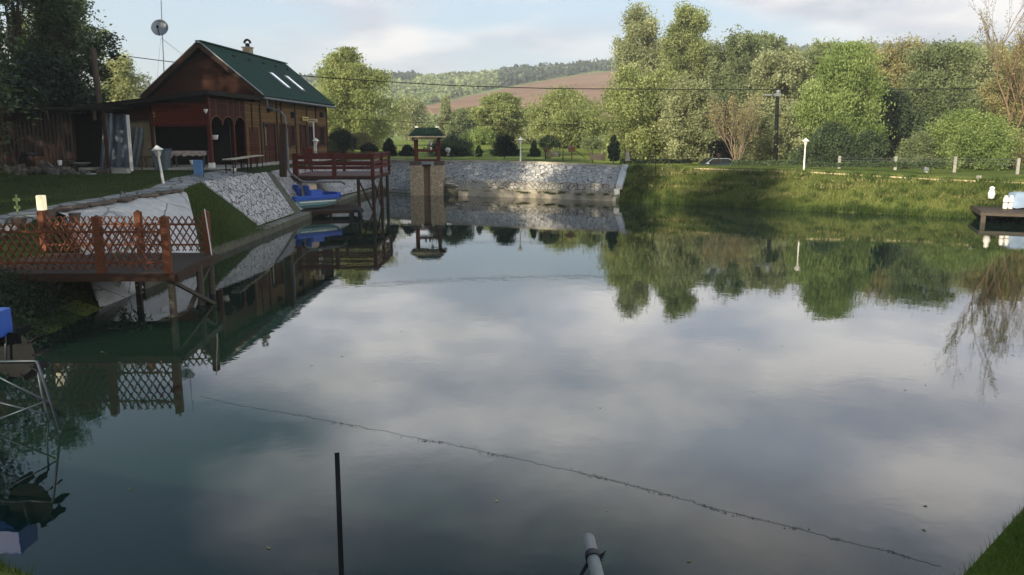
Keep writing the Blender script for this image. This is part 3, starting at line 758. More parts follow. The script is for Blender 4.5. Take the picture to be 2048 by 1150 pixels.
tr_px('green_shrub', 'bushy clump behind the white bundle and leaning stake', 'shrub', 1838, 58, 272, 80, 'wide', 'mid', 34, z=1.5, nleaf=9000, h0=.0, size=.12, group=GT)
tr_px('dark_hedge_bush', 'dark green hedge bush behind the white lamp on the right bank', 'shrub', 1660, 62, 262, 130, 'wide', 'dark', 35, nleaf=16000, h0=.0, size=.13, yscale=.5, group=GT)
tr_px('dark_hedge_bush', 'dark green hedge bush below the birch, left of the first concrete post', 'shrub', 1738, 61, 272, 90, 'wide', 'dark', 36, nleaf=10000, h0=.0, size=.13, yscale=.5, group=GT)
tr_px('round_tree', 'dim green tree low behind the parked car', 'tree', 1440, 84, 205, 110, 'wide', 'dark', 37, nleaf=12000, h0=.02, size=.22, group=GT)
tr_px('green_shrub', 'small bright shrub at the foot of the trees, left of the spreading juniper', 'shrub', 960, 105, 262, 70, 'wide', 'fresh', 38, nleaf=6000, h0=.0, size=.2, group=GT)
tr_px('poplar_tree', 'pale green tree filling the skyline right of the white birch', 'tree', 1730, 110, 96, 150, 'blunt', 'willow_grey', 44, nleaf=16000, tops=3, h0=.05, size=.28, group=GT)
tr_px('poplar_tree', 'mid-green background tree between birch and pole', 'tree', 1640, 118, 92, 130, 'blunt', 'willow', 45, nleaf=14000, tops=3, h0=.05, size=.3, group=GT)
tr_px('poplar_tree', 'dull green tree behind the dense right-hand trees', 'tree', 1880, 118, 94, 170, 'blunt', 'mid', 46, nleaf=16000, tops=4, h0=.05, size=.3, group=GT)
tr_px('poplar_tree', 'pale olive tree directly behind the gap left of the dark uneven tree', 'tree', 1420, 125, 92, 110, 'blunt', 'willow_grey', 47, nleaf=12000, tops=3, h0=.05, size=.3, group=GT)
bare_tree('bare_bush', 'leafless brown many-stemmed bush behind the parked car', D(1475, 300, 67).x, 67, MZ, 5.6, 3, 41, M['olive'], 'twigpale', stems=9, ratio=.70, depth=4, nleaf=2500, spread0=.5, r0=.035, upright=.5, cat='bush')
bare_tree('bare_tree', 'tall nearly leafless tree reaching the sky at the right edge', D(2016, 300, 60).x, 60, 1.55, 13.0, 4, 44, M['olive'], 'twig', stems=1, ratio=.74, depth=6, nleaf=2500, spread0=.42, r0=.12, upright=.9)
# ivy-brown tangle under the bare tree
tr_px('brown_thicket', 'brown twiggy thicket round the foot of the tall leafless tree', 'thicket', 2025, 61, 130, 110, 'round', 'olive', 43, z=1.5, nleaf=7000, nclump=90, h0=.02, tops=3, size=.13, limbs=85, bark='twig', trunk_r=.12)

# left side trees behind the shed and house
GL = 'trees on the left behind the shed'
tr_px('pale_shrub', 'light green feathery shrub left of the log house roof', 'shrub', 268, 66, 122, 130, 'round', 'willow_grey', 50, z=2.3, nleaf=12000, h0=.05, tops=3, size=.17, limbs=50, group=GL)
tr_px('conifer_tree', 'dark layered conifer leaning over the shed, beside the brown post', 'tree', 135, 46, -10, 190, 'wide', 'dark', 51, z=2.4, nleaf=8000, nclump=55, h0=.32, tops=2, size=.17, spread=.09, flat=.75, limbs=70, trunk_r=.2, group=GL)
tr_px('tall_tree', 'tall leafy tree at the top left corner behind the shed', 'tree', 40, 50, -120, 270, 'round', 'dark', 52, z=2.4, nleaf=10000, nclump=90, h0=.12, tops=3, size=.17, spread=.085, limbs=70, trunk_r=.24, group=GL)
tr_px('tall_tree', 'olive leafy tree rising between the corner tree and the conifer', 'tree', 120, 56, -70, 190, 'round', 'mid', 53, z=2.4, nleaf=8000, nclump=120, h0=.2, tops=3, size=.18, spread=.10, limbs=60, group=GL)
tr_px('dark_shrub', 'dark undergrowth thicket above the shed roof', 'thicket', 70, 43, 125, 250, 'wide', 'darker', 54, z=2.4, nleaf=14000, h0=.1, tops=3, size=.17, limbs=30, group=GL)
tr_px('dark_shrub', 'dark leafy bush between the shed roof and the brown post', 'thicket', 165, 48, 170, 100, 'wide', 'dark', 55, z=2.4, nleaf=8000, h0=.1, size=.16, limbs=20, group=GL)
# off-frame trees on the left bank that shade the yard, the house and the far wall
off_trees = [(-22, 15, 21, 5.0), (-27.5, 21, 20, 5.5), (-33.5, 27.5, 25, 6.0), (-39, 35, 25, 6.5), (-7.5, -9, 13, 5.2), (-14.6, 10.6, 6.8, 2.3), (-20, 26, 9, 3.5), (-24, 20, 12, 4)]
tree('shade_tree', 'unseen airy tree left of the feeder, thinned to dapple its shade', 'tree', -16.0, 9.2, 1.8, 21, 5.2, 'wide', M['mid'], 61, nleaf=6500, nclump=80, h0=.2, tops=3, size=.22, spread=.12, group='shade trees left of the yard')
for i, (x, y, H, r_) in enumerate(off_trees):
    if i == 0:
        proto = tree('shade_tree', 'unseen leafy tree out of frame on the left, there for its shade', 'tree', x, y, 2.2, 21, 5, 'wide', M['dark'], 60, nleaf=15000, nclump=110, h0=.06, tops=3, size=.26, spread=.12, group='shade trees left of the yard')
    else:
        c = copy_tree(proto); c.location = (x, y, 2.2); c.scale = (r_ / 5, r_ / 5, H / 21); c.rotation_euler = (0, 0, i * 1.3)

# garden plants beyond the wall
GG = 'garden shrubs beyond the stone wall'
def gpx(name, label, u, vb, vt, wpx, prof, m, seed, y=59, cat='shrub', **k):
    p = D(u, vb, y); H = D(u, vt, y).z - p.z; Rr = wpx / 2 / F * y
    k.setdefault('nleaf', 6000); k.setdefault('size', .07); k.setdefault('h0', 0.0); k.setdefault('limbs', 8)
    return tree(name, label, cat, p.x, y, p.z, H, Rr, prof, M[m], seed, group=GG, **k)
gpx('clipped_yew', 'tall rounded clipped dark yew just right of the red deck railing', 779, 313, 280, 27, 'dome', 'darker', 70, shell=.8, lobes=.16, nclump=130, spread=.11)
gpx('clipped_yew', 'low domed dark bush left of the wishing well', 815, 313, 293, 29, 'dome', 'darker', 71, shell=.8, lobes=.16, nclump=130, spread=.11)
gpx('clipped_yew', 'low dark dome behind the red deck railing', 739, 306, 289, 32, 'dome', 'darker', 72, y=62, shell=.8, lobes=.16, nclump=130, spread=.11)
gpx('dark_shrub', 'wide dark evergreen mass at the far corner of the log house', 683, 306, 263, 72, 'dome', 'darker', 73, y=63, nclump=120, nleaf=10000)
gpx('spreading_juniper', 'broad dark spreading juniper right of the wishing well', 905, 313, 278, 92, 'dome', 'darker', 74, nclump=110, spread=.1, nleaf=11000, lobes=.3)
gpx('small_yew', 'narrow small dark bush between the two junipers', 958, 314, 293, 15, 'column', 'darker', 75, nleaf=2500, nclump=60)
gpx('spreading_juniper', 'ragged dark juniper left of the white lamp on the wall', 1010, 313, 274, 58, 'spiky', 'darker', 76, nclump=80, spread=.12, nleaf=8000, lobes=.4)
gpx('small_conifer', 'small green cone conifer right of the white lamp on the wall', 1068, 314, 284, 26, 'cone', 'dark', 77, nleaf=3500)
gpx('umbrella_tree', 'umbrella-shaped weeping tree on a pale trunk, right of the lamp on the wall', 1098, 313, 271, 46, 'umbrella', 'dark', 78, h0=.58, droop=.7, nleaf=4500, cat='tree', bark='bark_pale', trunk_r=.16)
gpx('umbrella_tree', 'umbrella-shaped weeping tree with thin trunk beside the column cypress', 1184, 320, 273, 42, 'umbrella', 'mid', 79, y=57, h0=.56, droop=.7, nleaf=3500, cat='tree', trunk_r=.05)
gpx('column_cypress', 'dark column cypress at the right end of the stone wall', 1227, 323, 273, 24, 'column', 'darker', 80, y=56, nleaf=7000, nclump=120, lobes=.12)
gpx('dark_shrub', 'dark leafy bush against the far corner wall of the log house', 660, 309, 285, 40, 'dome', 'dark', 81, y=60, nleaf=4000)
gpx('pale_bush', 'sparse yellow-green bush in front of the big willow', 722, 300, 268, 60, 'wide', 'olive', 82, y=70, nleaf=5000, size=.1)
# low box hedge along the meadow
def hedge(name, label, u0, u1, vb, vt, y0, y1, seed):
    a = D(u0, vb, y0); c = D(u1, vb, y1); h = D(u0, vt, y0).z - a.z; rng = np.random.default_rng(seed)
    ln = (c - a).length; n = int(ln * 420); f = rng.uniform(0, 1, n); P = np.outer(1 - f, a) + np.outer(f, c)
    hh = h * (1 + .15 * np.sin(f * ln * 2.6))
    P[:, 1] += rng.normal(0, .14, n); P[:, 2] += rng.uniform(0, 1, n) * hh
    o = quads(name, leaf_quads(P, .06, rng), M['dark'], rng.uniform(0.2, 1, n)); tag(o, label, 'hedge', 'low clipped box hedges')
hedge('box_hedge', 'low clipped hedge behind the grass bank, left of the parked car', 1240, 1385, 327, 318, 56, 57, 1)
hedge('box_hedge', 'low clipped hedge between the parked car and the right lamp', 1462, 1605, 331, 321, 57, 55, 2)
hedge('box_hedge', 'low clipped hedge in front of the concrete fence posts', 1612, 1890, 334, 325, 54, 49, 3)

# ------------------------------------------------------------------ hill woods
def hill_wood():
    rng = np.random.default_rng(5); P = []; Tn = []; PP = []; PT = []
    n = 0
    while n < 14000:
        x = rng.uniform(-420, 640); y = rng.uniform(Y0 + 20, Y1 + 12)
        u = 1024 + F * x / y * 1.015
        if u < 150 or u > 2300: continue
        if inside_field(x, y) or inside_field(x + 6, y - 8): continue
        z = hill_z(x, y); r_ = rng.uniform(1.9, 3.7) * (0.55 + 0.45 * y / 500); e = (z - 4) / y
        v = 575 - F * math.tan(math.atan(e) + PITCH)
        pine = (1000 < u < 1235 and y > 470 and v < 178) or (560 < u < 830 and y > 600) or (u > 1500 and y > 615 and rng.uniform() < .55)
        k = 26 if y < 420 else 18
        hgt = r_ * (1.5 if pine else 1.1)
        q = rng.normal(size=(k, 3)); q /= np.linalg.norm(q, axis=1)[:, None]; q *= rng.uniform(.5, 1, (k, 1)) * r_ * .55; q[:, 2] = q[:, 2] * (1.6 if pine else 1.05) + hgt * .62
        q += np.array([x, y, z]); tt = rng.uniform(.1, .9) + rng.normal(0, .12, k)
        if pine: PP.append(q); PT.append(tt)
        else: P.append(q); Tn.append(tt)
        n += 1
    P = np.concatenate(P); Tn = np.concatenate(Tn)
    tag(quads('hill_wood', leaf_quads(P, 1.25, rng, 0, .8), M['hillwood'], Tn), 'light green mixed wood covering the far hillside', 'wood', kind='stuff')
    PP = np.concatenate(PP); PT = np.concatenate(PT)
    tag(quads('pine_wood', leaf_quads(PP, 1.4, rng, 0, .7), M['hillpine'], PT), 'dark pine wood along the ridge above the brown field', 'wood', kind='stuff')
hill_wood()

# ------------------------------------------------------------------ grass blades
def tufts(k0, k1, s0, s1, n, sg, seed, dz=-.03):
    rr = random.Random(seed); C = [(rr.uniform(k0, k1), s0 + (s1 - s0) * rr.random()) for _ in range(n)]
    def f(rng):
        c = C[rng.integers(0, n)]; p = surf(c[0], max(0, c[1])); p.x += rng.normal(0, sg); p.y += rng.normal(0, sg); p.z += dz; return p
    return f
def samp(k0, k1, s0, s1, dz=-.03):
    def f(rng):
        p = surf(rng.uniform(k0, k1), rng.uniform(s0, s1)); p.z += dz; return p
    return f
tag(blades('bank_grass', M['blade'], 70000, samp(17.15, 21.6, 0.0, 1.25), .10, .30, .035, 1), 'rough grass on the sloping far bank', 'grass')
tag(blades('bank_weeds', M['blade_dark'], 14000, tufts(17.1, 21.5, 0.05, 1.1, 150, .16, 7), .15, .42, .05, 11, .5), 'darker weed tufts scattered over the far grass bank', 'weeds')
tag(blades('bank_straw', M['straw'], 4500, tufts(17.3, 21.5, 0.3, 1.15, 45, .8, 8), .06, .22, .04, 12, .7), 'patches of dry straw on the far grass bank', 'dry grass')
tag(blades('water_edge_sedge', M['blade_dark'], 9000, tufts(17.0, 21.8, -0.03, 0.06, 260, .12, 9), .15, .45, .03, 13, .4), 'sedge hanging over the waterline of the far bank', 'sedge')
tag(blades('wall_moss_weeds', M['blade_dark'], 2200, tufts(15.1, 17.0, 0.0, 0.1, 30, .12, 10, .30), .05, .18, .04, 14, .8), 'weeds rooted in the joints of the far stone wall', 'weeds')
tag(blades('corner_grass', M['blade_lush'], 60000, samp(24.6, 27.2, -0.02, 1.2), .05, .17, .008, 2), 'lush grass on the near right corner bank', 'grass')
tag(blades('slope_grass', M['blade_dark'], 16000, samp(6.75, 8.0, .12, 1.0), .06, .18, .02, 3), 'grass slope between the pale concrete and the stone slope', 'grass')
tag(blades('lawn_grass', M['blade_dark'], 22000, samp(4.4, 9.0, 1.88, 2.35), .04, .12, .02, 4), 'mown lawn between the path and the shed', 'grass')
tag(blades('corner_grass', M['blade_dark'], 6000, samp(0.0, 1.4, 0, .8), .05, .18, .012, 5), 'grass at the near left corner of the water', 'grass')
tag(blades('verge_grass', M['blade'], 26000, samp(13.0, 21.5, 1.08, 2.0), .05, .2, .04, 6), 'verge of grass and low flowers above the far wall', 'grass')

# white edging strip along far right bank
tag(blades('shore_grass', M['blade_dark'], 22000, samp(21.8, 24.7, 0, 1.6), .06, .22, .03, 41), 'grass on the right-hand bank beside the dock', 'grass')
def edging():
    b = MB(); rnd = random.Random(3); k = 17.9
    while k < 21.3:
        a = surf(k, 1.0); c = surf(k + .10, 1.0)
        b.beam(a + Vector((0, 0, .045)), c + Vector((0, 0, .045)), .14, .07)
        k += .105
    tag(b.build('stone_edging', M['cream'], None), 'pale edging stones along the top of the grass bank', 'edging')
edging()

# ------------------------------------------------------------------ log house
HX, HY, HZ = -16.69, 44.25, 2.5
house = empty('log_house', (HX, HY, HZ), R(-3.3), 'brown timber house with green shingle roof and covered porch', 'house')
EA, RI, HW, WW, LN = 3.47, 6.26, 3.35, 2.9, 13.8     # eave z, ridge z, half widths, length
WT = EA + (HW - WW) * (RI - EA) / HW - .12
y0, y1 = .45, LN - .45
def hb(name, m, boxes, parent=house, bevel=0.0):
    b = MB()
    for c, d in boxes: b.box(c, d)
    return b.build(name, m, parent, bevel)
# long right wall with openings: door and windows
ops = [(1.05, 2.75, 0.0, 2.1), (5.4, 6.1, .85, 2.05), (7.3, 8.5, 0.0, 2.1), (9.0, 10.2, .8, 2.05), (11.4, 12.4, .8, 2.05)]
b = MB(); yy = y0
for (a, c, z0_, z1_) in ops:
    b.box((WW - .08, (yy + a) / 2, WT / 2), (.16, a - yy, WT)); b.box((WW - .08, (a + c) / 2, (WT + z1_) / 2), (.16, c - a, WT - z1_))
    if z0_ > 0: b.box((WW - .08, (a + c) / 2, z0_ / 2), (.16, c - a, z0_))
    yy = c
b.box((WW - .08, (yy + y1) / 2, WT / 2), (.16, y1 - yy, WT)); b.build('side_wall', M['siding'], house)
b = MB(); b.prism([(-WW, y0, 0), (WW - .17, y0, 0), (WW - .17, y0, WT), (0, y0, RI - .22), (-WW, y0, WT)], (0, 1, 0), .16); b.build('gable_wall', M['siding_end'], house)
b = MB(); b.prism([(-WW, y1, 0), (WW - .17, y1, 0), (WW - .17, y1, WT), (0, y1, RI - .22), (-WW, y1, WT)], (0, -1, 0), .16); b.build('gable_wall', M['siding'], house)
hb('side_wall', M['siding_end'], [((-WW + .08, (y0 + y1) / 2, WT / 2), (.15, y1 - y0 - .34, WT))])
hb('interior_shade_sheet', M['black'], [((1.9, (y0 + y1) / 2, 1.6), (.05, y1 - y0 - .4, 3.1))])  # added sheet, black in place of the unlit room
# door and windows
def leafdoor(a, c, z1_, glass=True):
    d = hb('door', M['siding_red'], [((WW - .09, a + (c - a) * .74, z1_ / 2), (.06, (c - a) * .5, z1_ - .02))])
    d2 = hb('door', M['siding_red'], [((WW - .09, a + (c - a) * .24, z1_ * .22), (.06, (c - a) * .44, z1_ * .42)), ((WW - .09, a + .06, z1_ * .7), (.06, .1, z1_ * .55)), ((WW - .09, a + (c - a) * .44, z1_ * .7), (.06, .1, z1_ * .55))])
    if glass: hb('pane', M['doorglass'], [((WW - .11, a + (c - a) * .24, z1_ * .68), (.02, (c - a) * .3, z1_ * .48))], d2)
    hb('door_frame', M['darkwood'], [((WW + .01, a - .03, z1_ / 2), (.1, .08, z1_)), ((WW + .01, c + .03, z1_ / 2), (.1, .08, z1_)), ((WW + .01, (a + c) / 2, z1_ + .04), (.1, c - a + .14, .08))])
leafdoor(1.05, 2.75, 2.1); leafdoor(7.3, 8.5, 2.1, False)
for (a, c, z0_, z1_) in (ops[1], ops[3], ops[4]):
    wf = hb('window', M['darkwood'], [((WW + .012, a, (z0_ + z1_) / 2), (.08, .07, z1_ - z0_ + .1)), ((WW + .012, c, (z0_ + z1_) / 2), (.08, .07, z1_ - z0_ + .1)), ((WW + .012, (a + c) / 2, z0_), (.12, c - a + .1, .07)), ((WW + .012, (a + c) / 2, z1_), (.08, c - a + .1, .07)), ((WW - .03, (a + c) / 2, (z0_ + z1_) / 2), (.05, .05, z1_ - z0_))])
    hb('pane', M['glassy'], [((WW - .07, (a + c) / 2, (z0_ + z1_) / 2), (.02, c - a - .06, z1_ - z0_ - .06))], wf)
    for q, sgn in ((a - .28, -1), (c + .28, 1)):
        hb('shutter', M['siding_red'], [((WW + .03, q, (z0_ + z1_) / 2), (.04, .42, z1_ - z0_ + .06))])
for yp in (.56, 3.15, 3.9, 6.45, 8.75, 10.75, 13.25):
    hb('wall_batten', M['darkwood'], [((WW + .035, yp, WT / 2 - .02), (.07, .13, WT - .1))])
for yp, zp in ((1.9, 2.95), (5.9, 2.7), (11.9, 2.85)):
    v_ = hb('wall_vent', M['steel'], [((WW + .10, yp, zp), (.2, .42, .34))], bevel=.02)
def signboard(yp, zp, ly, m, name):
    s_ = hb(name, m, [((WW + .13, yp, zp), (.04, ly, .24))])
    rnd = random.Random(int(yp * 10)); bx = []; q = yp - ly / 2 + .1
    while q < yp + ly / 2 - .12:
        wd_ = rnd.uniform(.035, .07); bx.append(((WW + .153, q, zp), (.006, wd_, .1))); q += wd_ + .03
    hb('sign_lettering', M['clay'], bx, s_)
signboard(8.15, 2.52, 1.15, M['yellow'], 'wall_sign'); 
# roof
rt = .14
for sx, nm in ((1, 'roof_slope'), (-1, 'roof_slope')):
    b = MB(); n_ = Vector((sx * (RI - EA), 0, HW)).normalized()
    b.prism([(sx * 0.0, 0, RI), (sx * HW, 0, EA), (sx * HW, LN, EA), (0, LN, RI)], n_, rt * (1 if sx > 0 else .98)); ro = b.build(nm, M['roof'], house)
    if sx > 0: rroof = ro
    b = MB(); b.beam((sx * .02, -.03, RI - .02), (sx * (HW + .02), -.03, EA - .02), .06, .26); b.build('barge_board', M['darkwood'], house)
    b = MB(); b.beam((sx * .02, -.05, RI + .16), (sx * (HW + .04), -.05, EA + .15), .09, .035); b.build('verge_trim', M['galv'], house)
hb('ridge_cap', M['roof'], [((0, LN / 2, RI + .17), (.34, LN + .02, .06))])
def onroof(f, yy, h=0):     # f 0 ridge .. 1 eave on right slope
    n_ = Vector(((RI - EA), 0, HW)).normalized(); return Vector((HW * f, yy, RI + (EA - RI) * f)) + n_ * (rt + h)
slope_rot = Matrix.Rotation(math.atan2(RI - EA, HW), 3, 'Y')
for yp in (6.5, 9.3):
    b = MB(); ctr = onroof(.58, yp, .04); b.box(ctr, (1.45, .62, .09), slope_rot); sk = b.build('skylight', M['galv'], house, .01)
    b = MB(); b.box(onroof(.58, yp, .092), (1.3, .46, .02), slope_rot); b.build('pane', M['skylight'], sk)
for i in range(5):
    b = MB(); b.box(onroof(.17, 3.0 + i * 2.3, .05), (.06, .32, .1), slope_rot); b.build('snow_guard', M['darkwood'], house)
ch = hb('chimney', M['rubble'], [((-.25, 7.6, RI + .22), (.5, .5, .7))], bevel=.02)
hb('chimney_cap', M['concrete'], [((-.25, 7.6, RI + .60), (.6, .6, .06))], ch)
b = MB(); b.tube([(-.25, 7.6, RI + .6), (-.25, 7.6, RI + .85)], .13, 10)
b.tube([(-.25 + .19 * math.cos(a), 7.6, RI + .85 + .22 * math.sin(a)) for a in [math.pi * i / 8 for i in range(9)]], .07, 6); b.build('chimney_cowl', M['steel'], ch)
# gutter and downpipe
b = MB(); b.tube([(HW + .07, -.05, EA - .02), (HW + .07, LN, EA - .06)], .075, 8); b.build('gutter', M['pipegrey'], house)
# porch (front, towards the pond)
PX = 2.95; PY = -6.1     # porch right side x, front y (local)
roofp = [Vector((3.3, -6.9, 3.42)), Vector((3.3, .45, 3.44)), Vector((-4.2, .45, 2.62)), Vector((-4.2, -6.9, 2.55))]
b = MB(); b.prism(roofp, (0, 0, 1), .09); b.build('porch_roof', M['felt'], house)
b = MB(); b.beam(roofp[0] + Vector((0, -.03, -.02)), roofp[3] + Vector((0, -.03, -.02)), .05, .2); b.beam(roofp[0] + Vector((.03, 0, -.02)), roofp[1] + Vector((.03, 0, -.02)), .05, .2); b.build('porch_fascia', M['felt'], house)
hb('porch_board', M['siding_end'], [((-1.3, PY + .05, 2.45), (2.9, .06, .55))])
for yp in (PY, -3.27, -1.78):
    b = MB(); b.box((PX, yp, 1.62), (.17 if yp == PY else .1, .17 if yp == PY else .1, 3.24)); b.build('porch_post', M['redwood'], house, .01)
b = MB(); b.box((PX, PY, .11), (.24, .24, .22)); b.build('post_base', M['white'], house)
# arched screens along the porch side
def arch(ya, yb, zt, zspring):
    n = 12; pts = [(PX, ya, zt), (PX, ya, zspring)]; r_ = (yb - ya) / 2; cyy = (ya + yb) / 2
    for i in range(1, n): 
        a = math.pi - math.pi * i / n; pts.append((PX, cyy + r_ * math.cos(a), zspring + r_ * .62 * math.sin(a)))
    pts += [(PX, yb, zspring), (PX, yb, zt)]
    b = MB(); V = [Vector(p) for p in pts]
    top = [Vector((PX, p.y, zt)) for p in V]
    fs = []; m_ = len(V)
    allv = V + top
    for i in range(m_ - 1): fs.append((i, i + 1, m_ + i + 1, m_ + i))
    allv2 = [v + Vector((.05, 0, 0)) for v in allv]; fs2 = [tuple(2 * m_ + i for i in reversed(f)) for f in fs]
    rim = [(i, i + 1, 2 * m_ + i + 1, 2 * m_ + i) for i in range(m_ - 1)]
    b.add(allv + allv2, fs + fs2 + rim); o_ = b.build('arched_screen', M['siding_end'], house)
    b2 = MB(); b2.tube([v + Vector((.05, 0, 0)) for v in V[1:-1]], .028, 5); b2.build('arch_trim', M['fencewood'], o_)
arch(-6.02, -4.68, 3.2, 1.97); arch(-4.68, -3.32, 3.2, 1.97); arch(-3.22, -1.83, 3.2, 1.97)
hb('porch_side_wall', M['siding'], [((PX, -.70, 1.62), (.1, 2.2, 3.24))])
hb('porch_side_wall', M['siding_red'], [((PX + .06, -.75, .95), (.03, 1.3, 1.9))])
hb('wall_batten', M['darkwood'], [((PX + .09, -.95, 2.4), (.05, .1, 1.5)), ((PX + .09, .25, 1.6), (.05, .12, 3.1))])
# lattice panel over porch front
def lattice_fill(b, x0_, x1_, z0_, z1_, yv, step, wd_, th):
    k = x0_ - (z1_ - z0_)
    for sgn in (1, -1):
        k = x0_ - (z1_ - z0_)
        while k < x1_:
            xa, za, xb_, zb_ = k, z0_, k + (z1_ - z0_), z1_
            if xa < x0_: za += x0_ - xa; xa = x0_
            if xb_ > x1_: zb_ -= xb_ - x1_; xb_ = x1_
            if xb_ > xa:
                if sgn < 0: xa, xb_ = x0_ + x1_ - xa, x0_ + x1_ - xb_
                b.beam((xa, yv + .012 * sgn, za), (xb_, yv + .012 * sgn, zb_), wd_, th, (0, 1, 0))
            k += step
b = MB(); lattice_fill(b, .25, PX - .1, 2.0, 2.92, PY, .15, .022, .045); b.build('porch_lattice', M['redwood_lit'], house)
hb('porch_beam', M['redwood'], [(((PX + .2) / 2, PY, 1.95), (PX - .2, .1, .1)), (((PX + .2) / 2, PY, 2.96), (PX - .2, .09, .08))])
hb('porch_back_wall', M['beige'], [((-.42, PY + .3, 1.25), (1.15, .12, 2.5))])
hb('porch_post', M['darkwood'], [((.2, PY, 1.3), (.12, .12, 2.6))])
hb('porch_shade_sheet', M['black'], [((-.4, -2.4, 1.2), (5.6, .1, 2.4))])  # black sheet paints the shade in the porch opening
for yp in (-5.35, -4.0, -2.5): hb('panel_trim', M['fencewood'], [((PX + .05, yp, 2.8), (.03, .05, .75))])
# hanging white flower pot and camera
b = MB(); b.lathe((PX - .1, -5.3, 1.28), [(.05, 0), (.12, .02), (.15, .2), (.16, .22), (.0, .22)], 12); hp = b.build('hanging_pot', M['white'], None, 0, True)
hp.location = house.location; hp.rotation_euler = house.rotation_euler
b = MB(); b.tube([(PX - .1, -5.3, 1.5), (PX - .1, -5.3, 2.35)], .006, 4); b.build('pot_cord', M['steel'], hp)
tag(hp, 'small white flower pot hanging under the first porch arch', 'hanging pot')
b = MB(); b.lathe((PX - .05, PY - .15, 2.62), [(.02, -.14), (.05, -.1), (.1, .02), (.1, .05), (0, .06)], 10); b.build('porch_lamp', M['white'], house, 0, True)
# terrace slab
def terrace():
    b = MB(); pts = [(-20.5, 37.4), (-13.55, 37.2), (-13.2, 44), (-12.7, 50), (-12.0, 58.6), (-20.5, 59.2)]
    b.prism([(x, y, 2.32) for x, y in pts], (0, 0, 1), .18); tag(b.build('terrace', M['concrete'], None, .01), kind='structure')
terrace()

# leaning timber post with swan-neck downpipe and outlet
def downpipe():
    bp = D(566, 346, 39.3); bz = 2.2
    p0 = house.matrix_basis @ Vector((HW + .07, .35, EA - .08)) if False else Vector((HX + (HW + .07) * math.cos(R(3.3)), HY + .2, HZ + EA - .1))
    root = empty('downpipe_post', (bp.x, bp.y, bz), 0, 'dark timber post with grey swan-neck downpipe at the corner of the house', 'post'); off = -Vector((bp.x, bp.y, bz))
    top = D(572, 236, 40.6)
    b = MB(); b.beam((0, 0, -.2), D(566, 248, 39.8) + off, .3, .3); b.build('timber_post', M['darkwood'], root, .02)
    b = MB(); b.tube([p + off for p in (p0, p0 + Vector((.02, -.05, -.35)), D(538, 216, 42.5), D(562, 224, 41.2), D(569, 234, 40.4), D(573, 262, 39.9), D(577, 340, 39.2), D(582, 347, 39.1), D(602, 362, 39.6), D(612, 364, 40), D(682, 363, 41.4), D(690, 368, 41.5))], .055, 8); b.build('pipe', M['pipegrey'], root, 0, True)
downpipe()

# satellite dish on mast behind roof
dp = D(322, 160, 45.2)
dm = empty('satellite_mast', (dp.x, dp.y, 2.4), 0, 'tall thin mast with grey satellite dish left of the gable', 'satellite dish')
def dish():
    off = -Vector((dp.x, dp.y, 2.4)); top = D(320.5, -40, 45.2) + off; c = D(320, 56, 45.1) + off
    b = MB(); b.tube([(0, 0, 0), top], [.03, .02], 6); b.build('mast', M['galv'], dm)
    b = MB(); n = 24; V = []; FA = []
    ax = Vector((.12, -1, .28)).normalized(); xx = ax.cross(Vector((0, 0, 1))).normalized(); zz = xx.cross(ax)
    for j, rr in enumerate((0, .16, .32, .45)):
        for k in range(n):
            a = 6.283 * k / n; V.append(c + xx * rr * math.cos(a) + zz * rr * math.sin(a) + ax * (rr * rr * .35))
    for j in range(3):
        for k in range(n): FA.append((j * n + k, j * n + (k + 1) % n, (j + 1) * n + (k + 1) % n, (j + 1) * n + k))
    b.add(V, FA); b.add([v - ax * .02 for v in V], [tuple(reversed(f)) for f in FA]); dd = b.build('dish', M['galv'], dm, 0, True)
    b = MB(); b.tube([c - zz * .45 + ax * .05, c + ax * .42 - zz * .12], .02, 5); b.box(c + ax * .42 - zz * .1, (.09, .09, .14)); b.build('feed_arm', M['steel'], dd)
    b = MB()
    for q in ((395, 130), (375, 120), (314, 160)): b.tube([c + Vector((0, 0, -.5)), D(q[0], q[1], 45.0) + off], .006, 3)
    b.build('guy_wires', M['steel'], dm)
dish()

